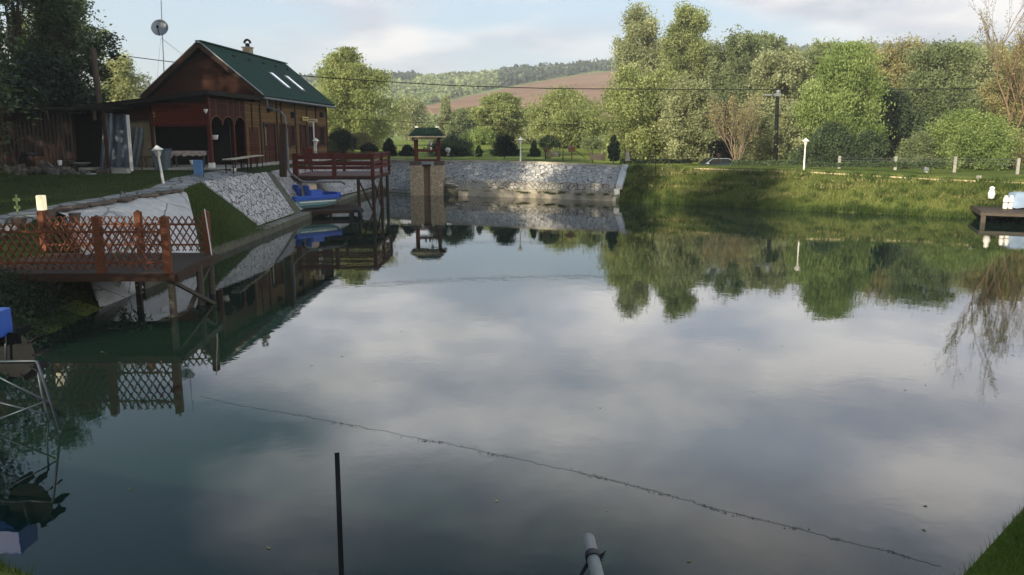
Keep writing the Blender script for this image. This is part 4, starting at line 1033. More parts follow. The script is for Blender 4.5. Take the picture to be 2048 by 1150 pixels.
# ------------------------------------------------------------------ red railed deck
def red_deck():
    X0, X1, Ya, Yb, Z = -12.2, -7.15, 42.0, 47.2, 1.93
    root = empty('red_deck', (X0, Ya, Z), 0, 'dark red railed timber deck on stilts over the water by the house', 'deck'); ox, oy, oz = X0, Ya, Z
    W_ = X1 - X0; D_ = Yb - Ya
    b = MB(); n = 26
    for i in range(n): b.box((W_ / 2, D_ * (i + .5) / n, -.02), (W_, D_ / n - .012, .04))
    b.build('deck_boards', M['deckred'], root)
    b = MB()
    for yy in (.05, D_ / 2, D_ - .05): b.box((W_ / 2, yy, -.13), (W_ + .05, .12, .17))
    for i in range(6): b.box((W_ * i / 5 * .98 + .06, D_ / 2, -.125), (.09, D_ - .3, .15))
    b.build('joists', M['darkwood'], root)
    hR = 1.08
    def post(x, y, w_=.16, h=hR + .06):
        b = MB(); b.box((x, y, h / 2 - .1), (w_, w_, h + .2)); b.build('railing_post', M['redwood'], root, .012)
    for x, w_ in ((.95, .26), (2.95, .2), (W_ - .1, .18)): post(x, .03, w_)
    for y in (2.4, D_): post(W_ - .03, y, .16)
    for x in (.4, 2.4): post(x, D_, .16)
    b = MB()
    for (a, c) in (((.95, .03), (W_ - .1, .03)), ((W_ - .03, 0.03), (W_ - .03, D_)), ((.4, D_), (W_, D_))):
        for z, h in ((hR - .14, .20), (hR - .42, .16), (.40, .16)):
            if z == hR - .42 and a[1] > 1: continue
            b.beam((a[0], a[1] - .06, z), (c[0], c[1] - .06, z), .035, h)
        b.beam((a[0], a[1], hR + .02), (c[0], c[1], hR + .02), .16, .045)
    b.build('railing', M['redwood'], root)
    for x, y in ((W_ - .12, .15), (W_ - .12, D_ / 2 + .2), (W_ - .15, D_ - .1), (W_ - .9, .2)):
        b = MB(); b.tube([(x, y, -.1), (x + .02, y, -2.9)], [.085, .095], 8); b.build('stilt', M['darkwood'], root)
    b = MB()
    for p, q in (((W_ - .12, .15, -.2), (W_ - .12, D_ / 2 + .2, -2.0)), ((W_ - .9, .2, -.2), (W_ - .15, .15, -1.9)), ((W_ - .12, D_ / 2 + .2, -.2), (W_ - .2, .2, -2.0))): b.tube([p, q], .045, 6)
    b.build('brace', M['darkwood'], root)
red_deck()
# carved chair back seen above railing & posts left of deck
def chair():
    p = D(617, 330, 46.0); root = empty('carved_chair', (p.x, p.y, 1.95), R(15), 'dark red carved wooden chair with round-topped back on the deck', 'chair')
    b = MB(); b.box((0, 0, .5), (.5, .5, .05)); b.build('seat', M['redwood'], root, .01)
    b = MB(); b.box((0, .24, .9), (.46, .05, .8))
    for x in (-.22, .22): b.box((x, .24, 1.2), (.12, .06, .22))
    b.build('backrest', M['redwood'], root, .015)
    for x in (-.2, .2):
        for y in (-.2, .22):
            b = MB(); b.box((x, y, .25), (.06, .06, .5)); b.build('leg', M['redwood'], root)
chair()
# white sign post by the deck
def post_sign():
    p = D(630, 318, 50); root = empty('sign_post', (p.x, p.y, 2.2), 0, 'cream signboard on a slim white post behind the red deck', 'sign')
    h = D(624, 243, 50).z - 2.2
    b = MB(); b.box((0, 0, h / 2), (.06, .06, h)); b.build('post', M['white'], root)
    b = MB(); b.box((-.05, -.05, h + .05), (.62, .03, .2)); sb = b.build('board', M['cream'], root, .008)
    b = MB(); rnd = random.Random(5); q = -.26
    while q < .16:
        w_ = rnd.uniform(.03, .06); b.box((q, -.068, h + .05), (w_, .006, .09)); q += w_ + .025
    b.build('lettering', M['clay'], sb)
post_sign()

# ------------------------------------------------------------------ garden lamps
def lamp(x, y, z, H, label, lean=0.0):
    root = empty('garden_lamp', (x, y, z), 0, label, 'lamp', 'white garden lamps'); root.rotation_euler = (0, -lean, 0)
    b = MB(); b.lathe((0, 0, 0), [(.09, -.1), (.09, .05), (.05, .1), (.042, H - .42), (.07, H - .38), (.0, H - .37)], 10); b.build('post', M['white'], root, 0, True)
    b = MB(); b.lathe((0, 0, 0), [(.05, H - .38), (.11, H - .17), (.0, H - .16)], 10); b.build('glass', M['lampglass'], root, 0, True)
    b = MB()
    for k in range(4):
        a = k * math.pi / 2 + .4; b.tube([(.06 * math.cos(a), .06 * math.sin(a), H - .38), (.14 * math.cos(a), .14 * math.sin(a), H - .17)], .012, 4)
    b.build('bracket', M['white'], root)
    b = MB(); b.lathe((0, 0, 0), [(.21, H - .18), (.20, H - .15), (.05, H - .03), (.02, H), (.0, H + .01)], 12); b.build('cap', M['white'], root, 0, False)
p = D(1041, 325, 54.7); lamp(p.x, 54.6, p.z, 1.68, 'white garden lamp standing on the stone wall right of the wishing well')
p = D(1607, 347, 46.4); lamp(p.x, 46.4, p.z, 2.0, 'white garden lamp on top of the grass bank, right of the utility pole')
p = D(328, 373, 30); lamp(p.x, 30, p.z, 1.52, 'white garden lamp leaning over the path near the shed', .10)
p = D(634, 335, 49); lamp(p.x, 49, D(634, 318, 49).z, 1.25, 'small white garden lamp between the red deck and the house wall')

# ------------------------------------------------------------------ wishing well
def well():
    Y = 54.1; xl, xr = -6.85, -4.62; xc = (xl + xr) / 2; W_ = xr - xl
    root = empty('wishing_well', (xc, Y, 0), 0, 'roofed wishing well on a square stone pillar at the far end of the pond', 'well')
    b = MB(); b.box((-W_ / 2 + .46, .9, .75), (.92, 1.8, 2.5)); b.box((W_ / 2 - .44, .9, .75), (.88, 1.8, 2.5)); b.box((0, 1.05, .7), (W_ - .1, 1.6, 2.4)); b.build('stone_base', M['rubble'], root, .02)
    b = MB(); b.box((.03, .2, .75), (.46, .1, 2.45)); b.build('spout_board', M['spoutwood'], root)
    b = MB(); b.box((.03, .0, 2.03), (.6, .4, .1)); b.build('spout', M['darkwood'], root)
    for sx in (-1, 1):
        b = MB(); b.box((sx * (W_ / 2 - .3), .8, 2.13), (.62, 1.5, .26)); b.build('planter', M['greywood'], root, .01)
        for yy in (.35, 1.4):
            b = MB(); b.box((sx * .76, yy, 3.05), (.15, .15, 2.05)); b.build('post', M['redwood'], root, .01)
    b = MB()
    for yy in (.35, 1.4):
        b.box((0, yy, 2.95), (1.5, .09, .12)); b.box((0, yy, 2.33), (1.5, .09, .1)); b.box((0, yy, 3.82), (1.9, .09, .14))
    b.tube([(-.7, .87, 3.0), (.7, .87, 3.0)], .07, 8); b.build('crossbeam', M['redwood'], root)
    b = MB(); zz = 3.92; e = 1.16; V = [(-e, -.25, zz), (e, -.25, zz), (e, 2.0, zz), (-e, 2.0, zz), (-.72, .87, 4.5), (.72, .87, 4.5)]
    V += [(x, y, z - .07) for x, y, z in V[:4]]
    b.add(V, [(0, 1, 5, 4), (1, 2, 5), (2, 3, 4, 5), (3, 0, 4), (6, 7, 1, 0), (7, 8, 2, 1), (8, 9, 3, 2), (9, 6, 0, 3), (9, 8, 7, 6)]); rf = b.build('roof', M['roofdark'], root)
    b = MB(); b.box((0, -.28, zz - .03), (2 * e + .06, .04, .09)); b.box((-e - .02, .87, zz - .03), (.04, 2.2, .09)); b.box((e + .02, .87, zz - .03), (.04, 2.2, .09)); b.build('fascia', M['cream'], rf)
    b = MB()
    for sx in (-1, 1): b.box((sx * .7, .87, 4.53), (.22, .2, .08))
    b.build('ridge_tile', M['white'], rf)
    b = MB()
    for i in range(8): b.lathe((-.68 + i * .195, -.02, zz - .24), [(.02, 0), (.09, .04), (.1, .16), (0, .17)], 6)
    b.build('scalloped_board', M['cream'], root)
    b = MB(); b.tube([(.3, .3, 3.75), (.3, .3, 3.6)], .01, 4); b.lathe((.3, .3, 3.32), [(.05, 0), (.11, .2), (.13, .24), (0, .3)], 8); b.build('hanging_lantern', M['white'], root)
    for x in (-.15, .12, .3):
        b = MB(); b.lathe((x, .33, 3.01), [(.05, 0), (.08, .12), (.03, .2), (0, .21)], 8); b.build('jug', M['clay'] if x < .2 else M['white'], root)
well()
# rusty pipes/boards beside the well
def wellpipes():
    b = MB(); b.tube([D(775, 374, 54.8), D(822, 360, 55.3)], .05, 6); b.tube([D(778, 377, 54.6), D(822, 372, 54.9)], .04, 6)
    tag(b.build('supply_pipe', M['alu'], None), 'pair of grey pipes leaning out left of the wishing well pillar', 'pipe')
    b = MB(); b.tube([D(890, 366, 54.2), D(925, 370, 53.6), D(925, 377, 53.5), D(912, 378, 53.6)], .05, 6); b.beam(D(888, 362, 54.4), D(922, 364, 53.8), .25, .06)
    tag(b.build('supply_pipe', M['alu'], None), 'bent grey pipe right of the wishing well pillar', 'pipe')
wellpipes()

# ------------------------------------------------------------------ pedal boat and its landing
def boat():
    root = empty('pedal_boat', (-10.2, 40.7, .40), R(48), 'blue pedal boat with cream wheel cover on a wooden landing', 'pedal boat'); root.scale = (.92, .92, .98)
    for sy in (-1, 1):
        n = 12; V = []; FA = []; L_ = 3.0
        for i in range(n + 1):
            f = i / n; x = -L_ / 2 + L_ * f; wdt = .27 * (1 - max(0, (f - .55) / .45) ** 2 * .9) * (1 if f > .05 else .9); kz = .02 + .32 * max(0, (f - .55) / .45) ** 2
            yc = sy * .55
            for (yy, zz) in ((-wdt * .45, kz), (wdt * .45, kz), (wdt, kz + .16), (wdt, .42), (-wdt, .42), (-wdt, kz + .16)): V.append((x, yc + yy, zz))
        for i in range(n):
            for k in range(6): FA.append((i * 6 + k, i * 6 + (k + 1) % 6, (i + 1) * 6 + (k + 1) % 6, (i + 1) * 6 + k))
        FA.append(tuple(range(6))); FA.append(tuple(n * 6 + k for k in range(6)))
        b = MB(); b.add(V, FA); h = b.build('hull', M['hullgreen'], root, 0, False)
        b = MB(); b.box((-.1, sy * .83, .34), (2.3, .012, .05)); b.build('stripe', M['white'], h)
    b = MB()
    # deck tub with upswept bow and high coaming
    poly = [(-1.55, -.86), (1.15, -.86), (1.62, -.55), (1.62, .55), (1.15, .86), (-1.55, .86)]
    b.prism([(x, y, .42) for x, y in poly], (0, 0, 1), .10)
    for (a, c) in zip(poly, poly[1:] + poly[:1]): b.beam((a[0] * .98, a[1] * .97, .58), (c[0] * .98, c[1] * .97, .58 + (.0)), .10, .16)
    b.box((1.45, 0, .66), (.3, 1.2, .14)); b.box((-.15, -.60, .74), (.75, .42, .38)); b.box((-.15, .60, .74), (.75, .42, .38))
    b.build('deck', M['blue'], root, .025)
    for sy in (-1, 1):
        b = MB(); b.box((-.55, sy * .48, .86), (.12, .52, .62), Matrix.Rotation(R(-12), 3, 'Y')); b.box((-.32, sy * .48, .64), (.5, .5, .12)); b.build('seat', M['blue'], root, .03)
    b = MB(); n = 10; pts = [(-.42, .45)] + [(-.08 + .34 * math.cos(math.pi - math.pi * i / n), 1.08 + .26 * math.sin(math.pi * i / n)) for i in range(n + 1)] + [(.26, .45)]
    b.prism([(x, -.26, z) for x, z in pts], (0, 1, 0), .52); b.build('wheel_cover', M['cream'], root, .02)
    b = MB()
    for k in range(6): b.box((-.05, 0, .3), (.75, .32, .025), Matrix.Rotation(k * math.pi / 6, 3, 'Y'))
    b.build('paddle_wheel', M['greywood'], root)
    b = MB(); b.add([(-1.62, -.02, .45), (-1.62, .02, .45), (-1.25, .02, .42), (-1.25, -.02, .42), (-1.72, -.02, -.12), (-1.72, .02, -.12), (-1.42, .02, -.02), (-1.42, -.02, -.02)], [(0, 1, 2, 3), (4, 7, 6, 5), (0, 4, 5, 1), (1, 5, 6, 2), (2, 6, 7, 3), (3, 7, 4, 0)]); b.build('rudder', M['white'], root)
boat()
def landing():
    root = empty('wooden_landing', (-9.7, 40.3, 0), R(18), 'small weathered wooden landing under the pedal boat', 'landing')
    b = MB()
    for i in range(9): b.box((.5, -.6 + i * .33, .32), (3.2, .3, .06))
    b.build('boards', M['deckwood'], root)
    for x, y in ((-.9, -.6), (1.9, -.6), (1.9, 2.0), (.5, -.6)):
        b = MB(); b.tube([(x, y, -.8), (x, y, .30)], .07, 7); b.build('leg', M['darkwood'], root)
    b = MB(); b.beam((-1, -.7, .24), (2.1, -.7, .24), .08, .14); b.build('beam', M['darkwood'], root)
    # hanging tyre
    b = MB(); c = Vector((1.7, -.85, .05)); b.tube([c + Vector((.0 + .0, 0, 0)) + Vector((.26 * math.cos(a), 0, .26 * math.sin(a))) for a in [6.2832 * i / 16 for i in range(17)]], .085, 7, False)
    t_ = b.build('fender_tyre', M['tie'], None, 0, True); t_.location = root.location; t_.rotation_euler = root.rotation_euler
    tag(t_, 'black tyre hung as a fender on the front of the small landing', 'tyre')
landing()

# ------------------------------------------------------------------ lattice fenced platform (near left)
def platform():
    root = empty('wooden_platform', (-7.45, 17.3, 1.0), 0, 'weathered wooden fishing platform on legs in the left foreground', 'platform'); O = Vector((-7.45, 17.3, 1.0))
    # boards run along x; right edge skews back
    b = MB(); n = 20; dep = 3.1
    for i in range(n):
        f = (i + .5) / n; xr = .05 - .38 * f * 0 + (-.25) * f; b.box(((xr - 4.6) / 2, dep * f, 0), (xr + 4.6, dep / n - .012, .05))
    b.build('deck_boards', M['deckwood'], root)
    b = MB(); b.beam((-4.6, -.03, -.07), (.07, -.03, -.07), .05, .17); b.beam((.09, 0, -.09), (-.16, dep, -.09), .08, .16); b.beam((-4.6, 1.5, -.12), (0, 1.5, -.12), .1, .16); b.beam((-4.6, dep, -.12), (-.2, dep, -.12), .1, .16)
    b.build('frame_beam', M['darkwood'], root)
    for x, y in ((-.15, .25), (-.22, 2.8), (-2.1, 2.8), (.0, 1.5)):
        b = MB(); b.tube([(x, y, -.05), (x, y, -1.9)], .085, 8); b.build('leg', M['greywood'], root)
    b = MB(); b.beam((-.1, .2, -.2), (.3, 1.9, -1.15), .09, .07); b.beam((-.2, 2.7, -.2), (-.15, .9, -1.15), .09, .07)
    b.build('brace', M['greywood'], root)
platform()
def lattice_fence(name, label, P0, segs, z0, h, m_alt=None):
    """segs: list of x positions of posts along the line P0->dir"""
    root = empty(name, P0, 0, label, 'fence', 'lattice fences on the fishing platform'); P0 = Vector(P0)
    posts = [Vector(q) - Vector((P0.x, P0.y, P0.z)) for q in segs]
    for i, q in enumerate(posts):
        b = MB(); b.box((q.x, q.y, z0 + h / 2 + .03), (.15, .15, h + .12)); V = [(q.x - .075, q.y - .075, z0 + h + .09), (q.x + .075, q.y - .075, z0 + h + .09), (q.x + .075, q.y + .075, z0 + h + .09), (q.x - .075, q.y + .075, z0 + h + .09), (q.x, q.y, z0 + h + .15)]
        b.add(V, [(0, 1, 4), (1, 2, 4), (2, 3, 4), (3, 0, 4), (3, 2, 1, 0)]); b.build('fence_post', m_alt[i] if m_alt else M['fencewood'], root)
    for a, c in zip(posts[:-1], posts[1:]):
        d = c - a; ln = d.length - .17; d.normalize(); nrm = Vector((-d.y, d.x, 0)); a0 = a + d * .085
        b = MB(); zt = z0 + h - .02; zb = z0 + .06; hh = zt - zb; run = hh * .62; st = .17
        for sg in (1, -1):
            k = -run
            while k < ln:
                s0_, s1_ = k, k + run; za, zb2 = zb, zt
                if s0_ < 0: za = zb + (-s0_) / run * hh; s0_ = 0
                if s1_ > ln: zb2 = zt - (s1_ - ln) / run * hh; s1_ = ln
                if s1_ - s0_ > .02:
                    A, B = (s0_, s1_) if sg > 0 else (ln - s0_, ln - s1_)
                    pa = a0 + d * A + nrm * .013 * sg; pb = a0 + d * B + nrm * .013 * sg
                    b.beam((pa.x, pa.y, za), (pb.x, pb.y, zb2),   .020, .046, (nrm.x, nrm.y, 0))
                k += st
        pa = a0; pb = a0 + d * ln
        for z in (z0 + .22, z0 + h - .22): b.beam((pa.x - nrm.x * .035, pa.y - nrm.y * .035, z), (pb.x - nrm.x * .035, pb.y - nrm.y * .035, z), .03, .045)
        b.build('lattice_panel', M['fencewood'], root)
lattice_fence('lattice_fence', 'front reddish lattice fence along the water side of the platform', (-9.03, 17.36, 0), [(-11.6, 17.36, 0), (-9.03, 17.36, 0), (-7.56, 17.36, 0)], 1.03, 1.12)
lattice_fence('lattice_fence', 'rear reddish lattice fence on the bank side of the platform', (-9.5, 20.3, 0), [(-11.95, 20.3, 0), (-9.5, 20.3, 0), (-7.78, 20.3, 0)], 1.03, .96, [M['fencewood'], M['fencewood'], M['fencewood']])
b = MB(); b.tube([(-7.62, 20.1, 1.0), D(409, 418, 20.1)], .014, 6); tag(b.build('white_rod', M['white'], None), 'thin white rod beside the right rear fence post', 'rod')
p = D(85, 425, 20.3)
b = MB(); b.box((0, 0, .19), (.18, .18, .38)); o = b.build('sunlit_box', M['litbox'], None, .02, False, (p.x, 20.3, 2.125)); tag(o, 'pale cream box on the left rear fence post, its sunlight put in as glow', 'lamp')
# pots and little green ornament along path
def pots():
    p = D(38, 445, 21.0); b = MB(); b.lathe((0, 0, 0), [(.12, -.15), (.2, .08), (.21, .12), (0, .13)], 9); o_ = b.build('flower_pot', M['clay'], None, 0, False, tuple(p)); tag(o_, 'dark clay pot under the green cross-shaped plant label', 'pot', 'dark clay pots')
    b = MB(); b.box((0, 0, .35), (.05, .03, .5)); b.box((0, 0, .47), (.19, .03, .08)); b.box((0, 0, .27), (.16, .03, .08)); b.tube([(0, 0, -.0), (0, 0, .1)], .01, 4)
    o_ = b.build('garden_ornament', plain('pale_green_paint', (.22, .30, .12)), None, .01, False, (p.x, p.y, p.z + .13)); tag(o_, 'pale green cross-shaped garden ornament on a clay pot', 'ornament')
    for i, (u, v) in enumerate(((100, 430), (150, 436))):
        p = D(u, v, 21.0); b = MB(); b.lathe((0, 0, 0), [(.1, -.12), (.15, .1), (.16, .13), (0, .14)], 9); o_ = b.build('flower_pot', M['clay'], None, 0, False, tuple(p)); tag(o_, ['dark clay pot right beside the pale cream box', 'dark clay pot at the start of the broken slab row'][i], 'pot', 'dark clay pots')
    p = D(249, 392, 25.6); b = MB(); b.tube([(0, 0, -.2), (0, 0, .05), (-.07, 0, .13), (-.13, 0, .02)], .025, 6); b.tube([(0, 0, .05), (.06, 0, .12), (.1, 0, .0)], .02, 6)
    o_ = b.build('garden_tap', M['galv'], None, 0, True, tuple(p)); tag(o_, 'small silver twin-spout tap at the edge of the pale concrete slope', 'tap')
    p = D(228, 575, 20.3); b = MB(); b.box((0, 0, 0), (.2, .3, .16)); o_ = b.build('drain_outlet', M['tie'], None, .02, False, tuple(p)); tag(o_, 'small black drain outlet at the foot of the pale concrete slope', 'outlet')
pots()
# vegetation under platform, the deck's shade put into its dark leaf colour
tree('overhanging_bush', 'dark bush overhanging the water under the platform', 'bush', -11.0, 16.6, -.1, 1.0, 1.7, 'dome', M['darker'], 90, nleaf=16000, h0=-.25, size=.05, limbs=20, nclump=120, spread=.1)
tree('overhanging_bush', 'dark bush at the left edge of the picture above the blue hopper', 'bush', -10.7, 14.9, -.1, 1.05, 1.5, 'dome', M['darker'], 91, nleaf=12000, h0=-.2, size=.06, limbs=16, nclump=100, spread=.1)
bare_tree('dry_weed', 'dry branching weed growing over the drain outlet', -9.85, 19.9, .15, .9, .3, 92, M['mid'], 'twig', stems=3, ratio=.7, depth=3, nleaf=150, r0=.008, cat='weed')

# ------------------------------------------------------------------ feeder machine (bottom left)
def feeder():
    bx = Vector((-6.9, 10.4, 0)); root = empty('fish_feeder', bx, 0, 'blue hopper on a tubular frame with a paddle disc, at the left edge', 'feeder')
    b = MB(); t = D(22, 614, 10.6) - bx; lo = D(22, 666, 10.6) - bx
    b.box((t.x - .42, 0, (t.z + lo.z) / 2 + .0), (.84, .4, t.z - lo.z)); b.prism([(t.x - .8, -.18, lo.z), (t.x - .03, -.18, lo.z), (t.x - .25, -.1, lo.z - .09), (t.x - .6, -.1, lo.z - .09)], (0, 1, 0), .5); b.build('hopper', M['blue_hopper'], root, .015)
    c = D(20, 712, 10.4) - bx
    b = MB(); n = 28; b.prism([(c.x + .31 * math.cos(6.2832 * k / n), c.y + .05, c.z + .31 * math.sin(6.2832 * k / n)) for k in range(n)], (0, 1, 0), .012); w_ = b.build('paddle_disc', M['steel'], root)
    b = MB()
    for k in range(10): b.box(c + Vector((.33 * math.cos(k * .628), .2, .33 * math.sin(k * .628))), (.12, .3, .02), Matrix.Rotation(-k * .628, 3, 'Y'))
    b.build('blades', M['steel'], w_)
    def q(u, v, y=10.4): return D(u, v, y) - bx
    b = MB(); b.tube([q(-60, 724), q(62, 722), q(74, 722), q(90, 770), q(120, 860)], .018, 7); b.tube([q(11, 672), q(12, 724)], .014, 6); b.build('upper_frame', M['tubeblue'], root, 0, True)
    b = MB(); b.tube([q(72, 724, 11.0), q(84, 790, 11.0), q(100, 845, 10.9)], .015, 6); b.tube([q(-40, 735), q(100, 806)], .013, 6); b.tube([q(-40, 795, 10.9), q(90, 828, 10.9)], .013, 6); b.tube([q(-60, 860, 10.6), q(98, 800, 10.5)], .013, 6)
    b.build('brace', M['tubeblue'], root, 0, True)
    for (u, v, y) in ((120, 860, 10.4), (100, 845, 10.9)):
        a = q(u, v, y); b = MB(); b.tube([a, a + Vector((.05, 0, -.9))], .018, 6); b.build('leg', M['tubeblue'], root)
    b = MB(); a = q(-60, 724); b.tube([a, a + Vector((-.0, 0, -1.6))], .02, 6); b.build('leg', M['tubeblue'], root)
feeder()

# ------------------------------------------------------------------ foreground bar and pipe
p1 = D(674, 907, 3.0); p2 = D(684, 1175, 2.62)
b = MB(); b.beam(p1, p2 + (p2 - p1) * 1.4, .019, .019); tag(b.build('steel_bar', M['steel'], None, .001), 'thin black square steel bar standing upright in the foreground', 'bar')
def pvc():
    a = D(1177, 1077, 2.6); c = D(1200, 1175, 2.25); d = (c - a)
    root = empty('grey_pipe', a, 0, 'grey plastic pipe leaning in at the bottom edge with a black tie', 'pipe')
    b = MB(); b.tube([Vector((0, 0, 0)), d * 2.6], .0215, 20); b.build('tube', M['pvc'], root, 0, True)
    q = d * .42; ax = d.normalized(); b = MB(); b.tube([q - ax * .018, q + ax * .018], .026, 16)
    for k in range(5): b.tube([q + Vector((.012, -.006, 0)), q + Vector((.03 + .003 * k, -.01, .012 * (k - 2) + .006))], [.006, .0015], 5)
    b.tube([q + Vector((-.012, -.012, -.0)), q + Vector((-.05, -.05, -.05)), q + Vector((-.14, -.14, -.14))], .007, 6); b.build('rubber_tie', M['tie'], root)
pvc()

# ------------------------------------------------------------------ floating line with weed
def line():
    rng = np.random.default_rng(8); ctrl = [(400, 793), (470, 808), (640, 838), (870, 882), (1010, 912), (1140, 940), (1320, 984), (1430, 1017), (1500, 1034), (1590, 1055), (1680, 1080), (1780, 1103), (1890, 1136)]
    pts = []
    for (a, c) in zip(ctrl[:-1], ctrl[1:]):
        for f in np.linspace(0, 1, 12, endpoint=False):
            u = a[0] + (c[0] - a[0]) * f; v = a[1] + (c[1] - a[1]) * f + rng.normal(0, .8); p = G(u, v, 0.004); pts.append(p)
    b = MB(); b.tube(pts, .0016, 4); ln = b.build('floating_line', M['steel'], None); tag(ln, 'thin line with scraps of weed floating across the pond', 'line')
    P = []
    for cu, n, sg in [(870, 40, .12), (1000, 30, .1), (1180, 45, .12), (1240, 25, .1), (1430, 45, .07), (1500, 25, .05), (1590, 16, .04), (1670, 14, .03), (1330, 30, .1), (700, 25, .15), (1800, 20, .06), (620, 15, .2)]:
        i = min(range(len(pts)), key=lambda k: abs((1024 + F * pts[k].x / (pts[k].y * _c + 4 * _s)) - cu)); base_ = pts[i]; dd = (pts[min(i + 1, len(pts) - 1)] - pts[i - 1]).normalized()
        for _ in range(n):
            q = base_ + dd * rng.normal(0, sg * 1.6) + Vector((rng.normal(0, sg * .1), rng.normal(0, sg * .15), .006)); P.append(tuple(q))
    P = np.array(P); V = leaf_quads(P, .012, rng, 0, .4, .9); quads('weed', V, M['weed'], rng.uniform(0, 1, len(P)), ln)
line()

def flotsam():
    rng = np.random.default_rng(21); P = []
    for _ in range(160): P.append((rng.uniform(-8, 14), rng.uniform(7, 46), .006))
    for _ in range(260):
        k = rng.uniform(5.5, 22); a = surf(k, 0); b_ = surf(k, 1); d = (a - b_); d.z = 0; d.normalize(); q = a + d * abs(rng.normal(0.15, .45)); P.append((q.x, q.y, .006))
    P = np.array(P); n = len(P); a = rng.uniform(0, 6.28, n); s_ = rng.uniform(.012, .04, n)
    d1 = np.stack([np.cos(a) * s_, np.sin(a) * s_, np.zeros(n)], 1); d2 = np.stack([-np.sin(a) * s_ * .5, np.cos(a) * s_ * .5, np.zeros(n)], 1)
    V = np.stack([P - d1, P + d2, P + d1, P - d2], 1).reshape(-1, 3)
    tag(quads('floating_leaves', V, M['straw'], rng.uniform(0, 1, n)), 'small leaves and scum floating on the pond', 'leaves', kind='stuff')
flotsam()

# ------------------------------------------------------------------ right dock and things on it
def rdock():
    a = D(1962, 425, 36.9); root = empty('wooden_dock', (a.x, a.y, .5), R(-22), 'brown wooden dock jutting in at the right edge', 'dock')
    root.location.z = .52
    b = MB()
    for i in range(14): b.box((2.4, .12 + i * .26, 0), (4.8, .245, .06))
    b.build('deck_boards', M['deckwood'], root)
    b = MB(); b.beam((0, 0, -.1), (4.8, 0, -.1), .06, .14); b.beam((0.02, 0, -.1), (.02, 3.6, -.1), .08, .14); b.build('frame_beam', M['greywood'], root)
    for x, y in ((.12, .08), (2.4, .08), (.12, 3.4), (4.6, .08)):
        b = MB(); b.box((x, y, -.65), (.2, .2, 1.2)); b.build('leg', M['greywood'], root, .01)
    return root
rdock()
def dock_items():
    p = D(2031, 414, 38.2); 
    b = MB(); n = 10
    V = []; FA = []; rnd = random.Random(2)
    for i in range(n + 1):
        for j in range(n + 1):
            x = -.55 + 1.5 * i / n; yv = -.4 + .8 * j / n; ed = min(i, n - i, j, n - j)
            z = .78 if ed > 1 else (.74 if ed == 1 else .05); V.append((x * (1.0 if ed else 1.05), yv * (1 if ed else 1.05), z + rnd.uniform(-.02, .02)))
    for i in range(n):
        for j in range(n): FA.append((i * (n + 1) + j, (i + 1) * (n + 1) + j, (i + 1) * (n + 1) + j + 1, i * (n + 1) + j + 1))
    b.add(V, FA); o_ = b.build('covered_table', M['clothblue'], None, 0, True, (p.x + .2, 38.2, .56)); tag(o_, 'low table under a pale blue cover on the dock at the right edge', 'covered table')
    for i, (u, dx) in enumerate(((2010, 0), (2021, 0))):
        p = D(u, 416, 38.0); root = empty('white_canister', (p.x, 38.0, .56), 0, ['white canister with grey bands on the dock, left of two', 'white canister on the dock next to the blue covered table'][i], 'canister', 'white canisters on the dock')
        b = MB(); b.lathe((0, 0, 0), [(.1, 0), (.11, .05), (.11, .5), (.07, .56), (.07, .62), (0, .63)], 12); b.build('body', M['white'], root, 0, True)
        b = MB(); b.lathe((0, 0, .27), [(.113, 0), (.113, .04), (0, .045)], 12); b.build('band', M['steel'], root)
    p = D(1981, 402, 39.7); root = empty('bag_on_stake', (p.x, 39.7, D(1981, 410, 39.7).z), 0, 'white sack hung on a stake at the foot of the right bank', 'sack')
    b = MB(); b.tube([(0, 0, -.2), (0, 0, .85)], .02, 6); b.build('stake', M['greywood'], root)
    b = MB(); b.lathe((0, -.03, .3), [(.02, -.0), (.15, .03), (.17, .3), (.10, .48), (.13, .56), (.04, .62), (0, .63)], 10); b.build('sack', M['white'], root, 0, True)
    # dark timber frame behind dock
    b = MB(); b.beam(D(1997, 398, 41), D(2012, 380, 42), .3, .08); b.beam(D(2012, 380, 42), D(2050, 385, 42), .3, .08)
    tag(b.build('bank_steps', M['deckwood'], None), 'brown timber edging steps leading from the bank to the right dock', 'steps')
dock_items()

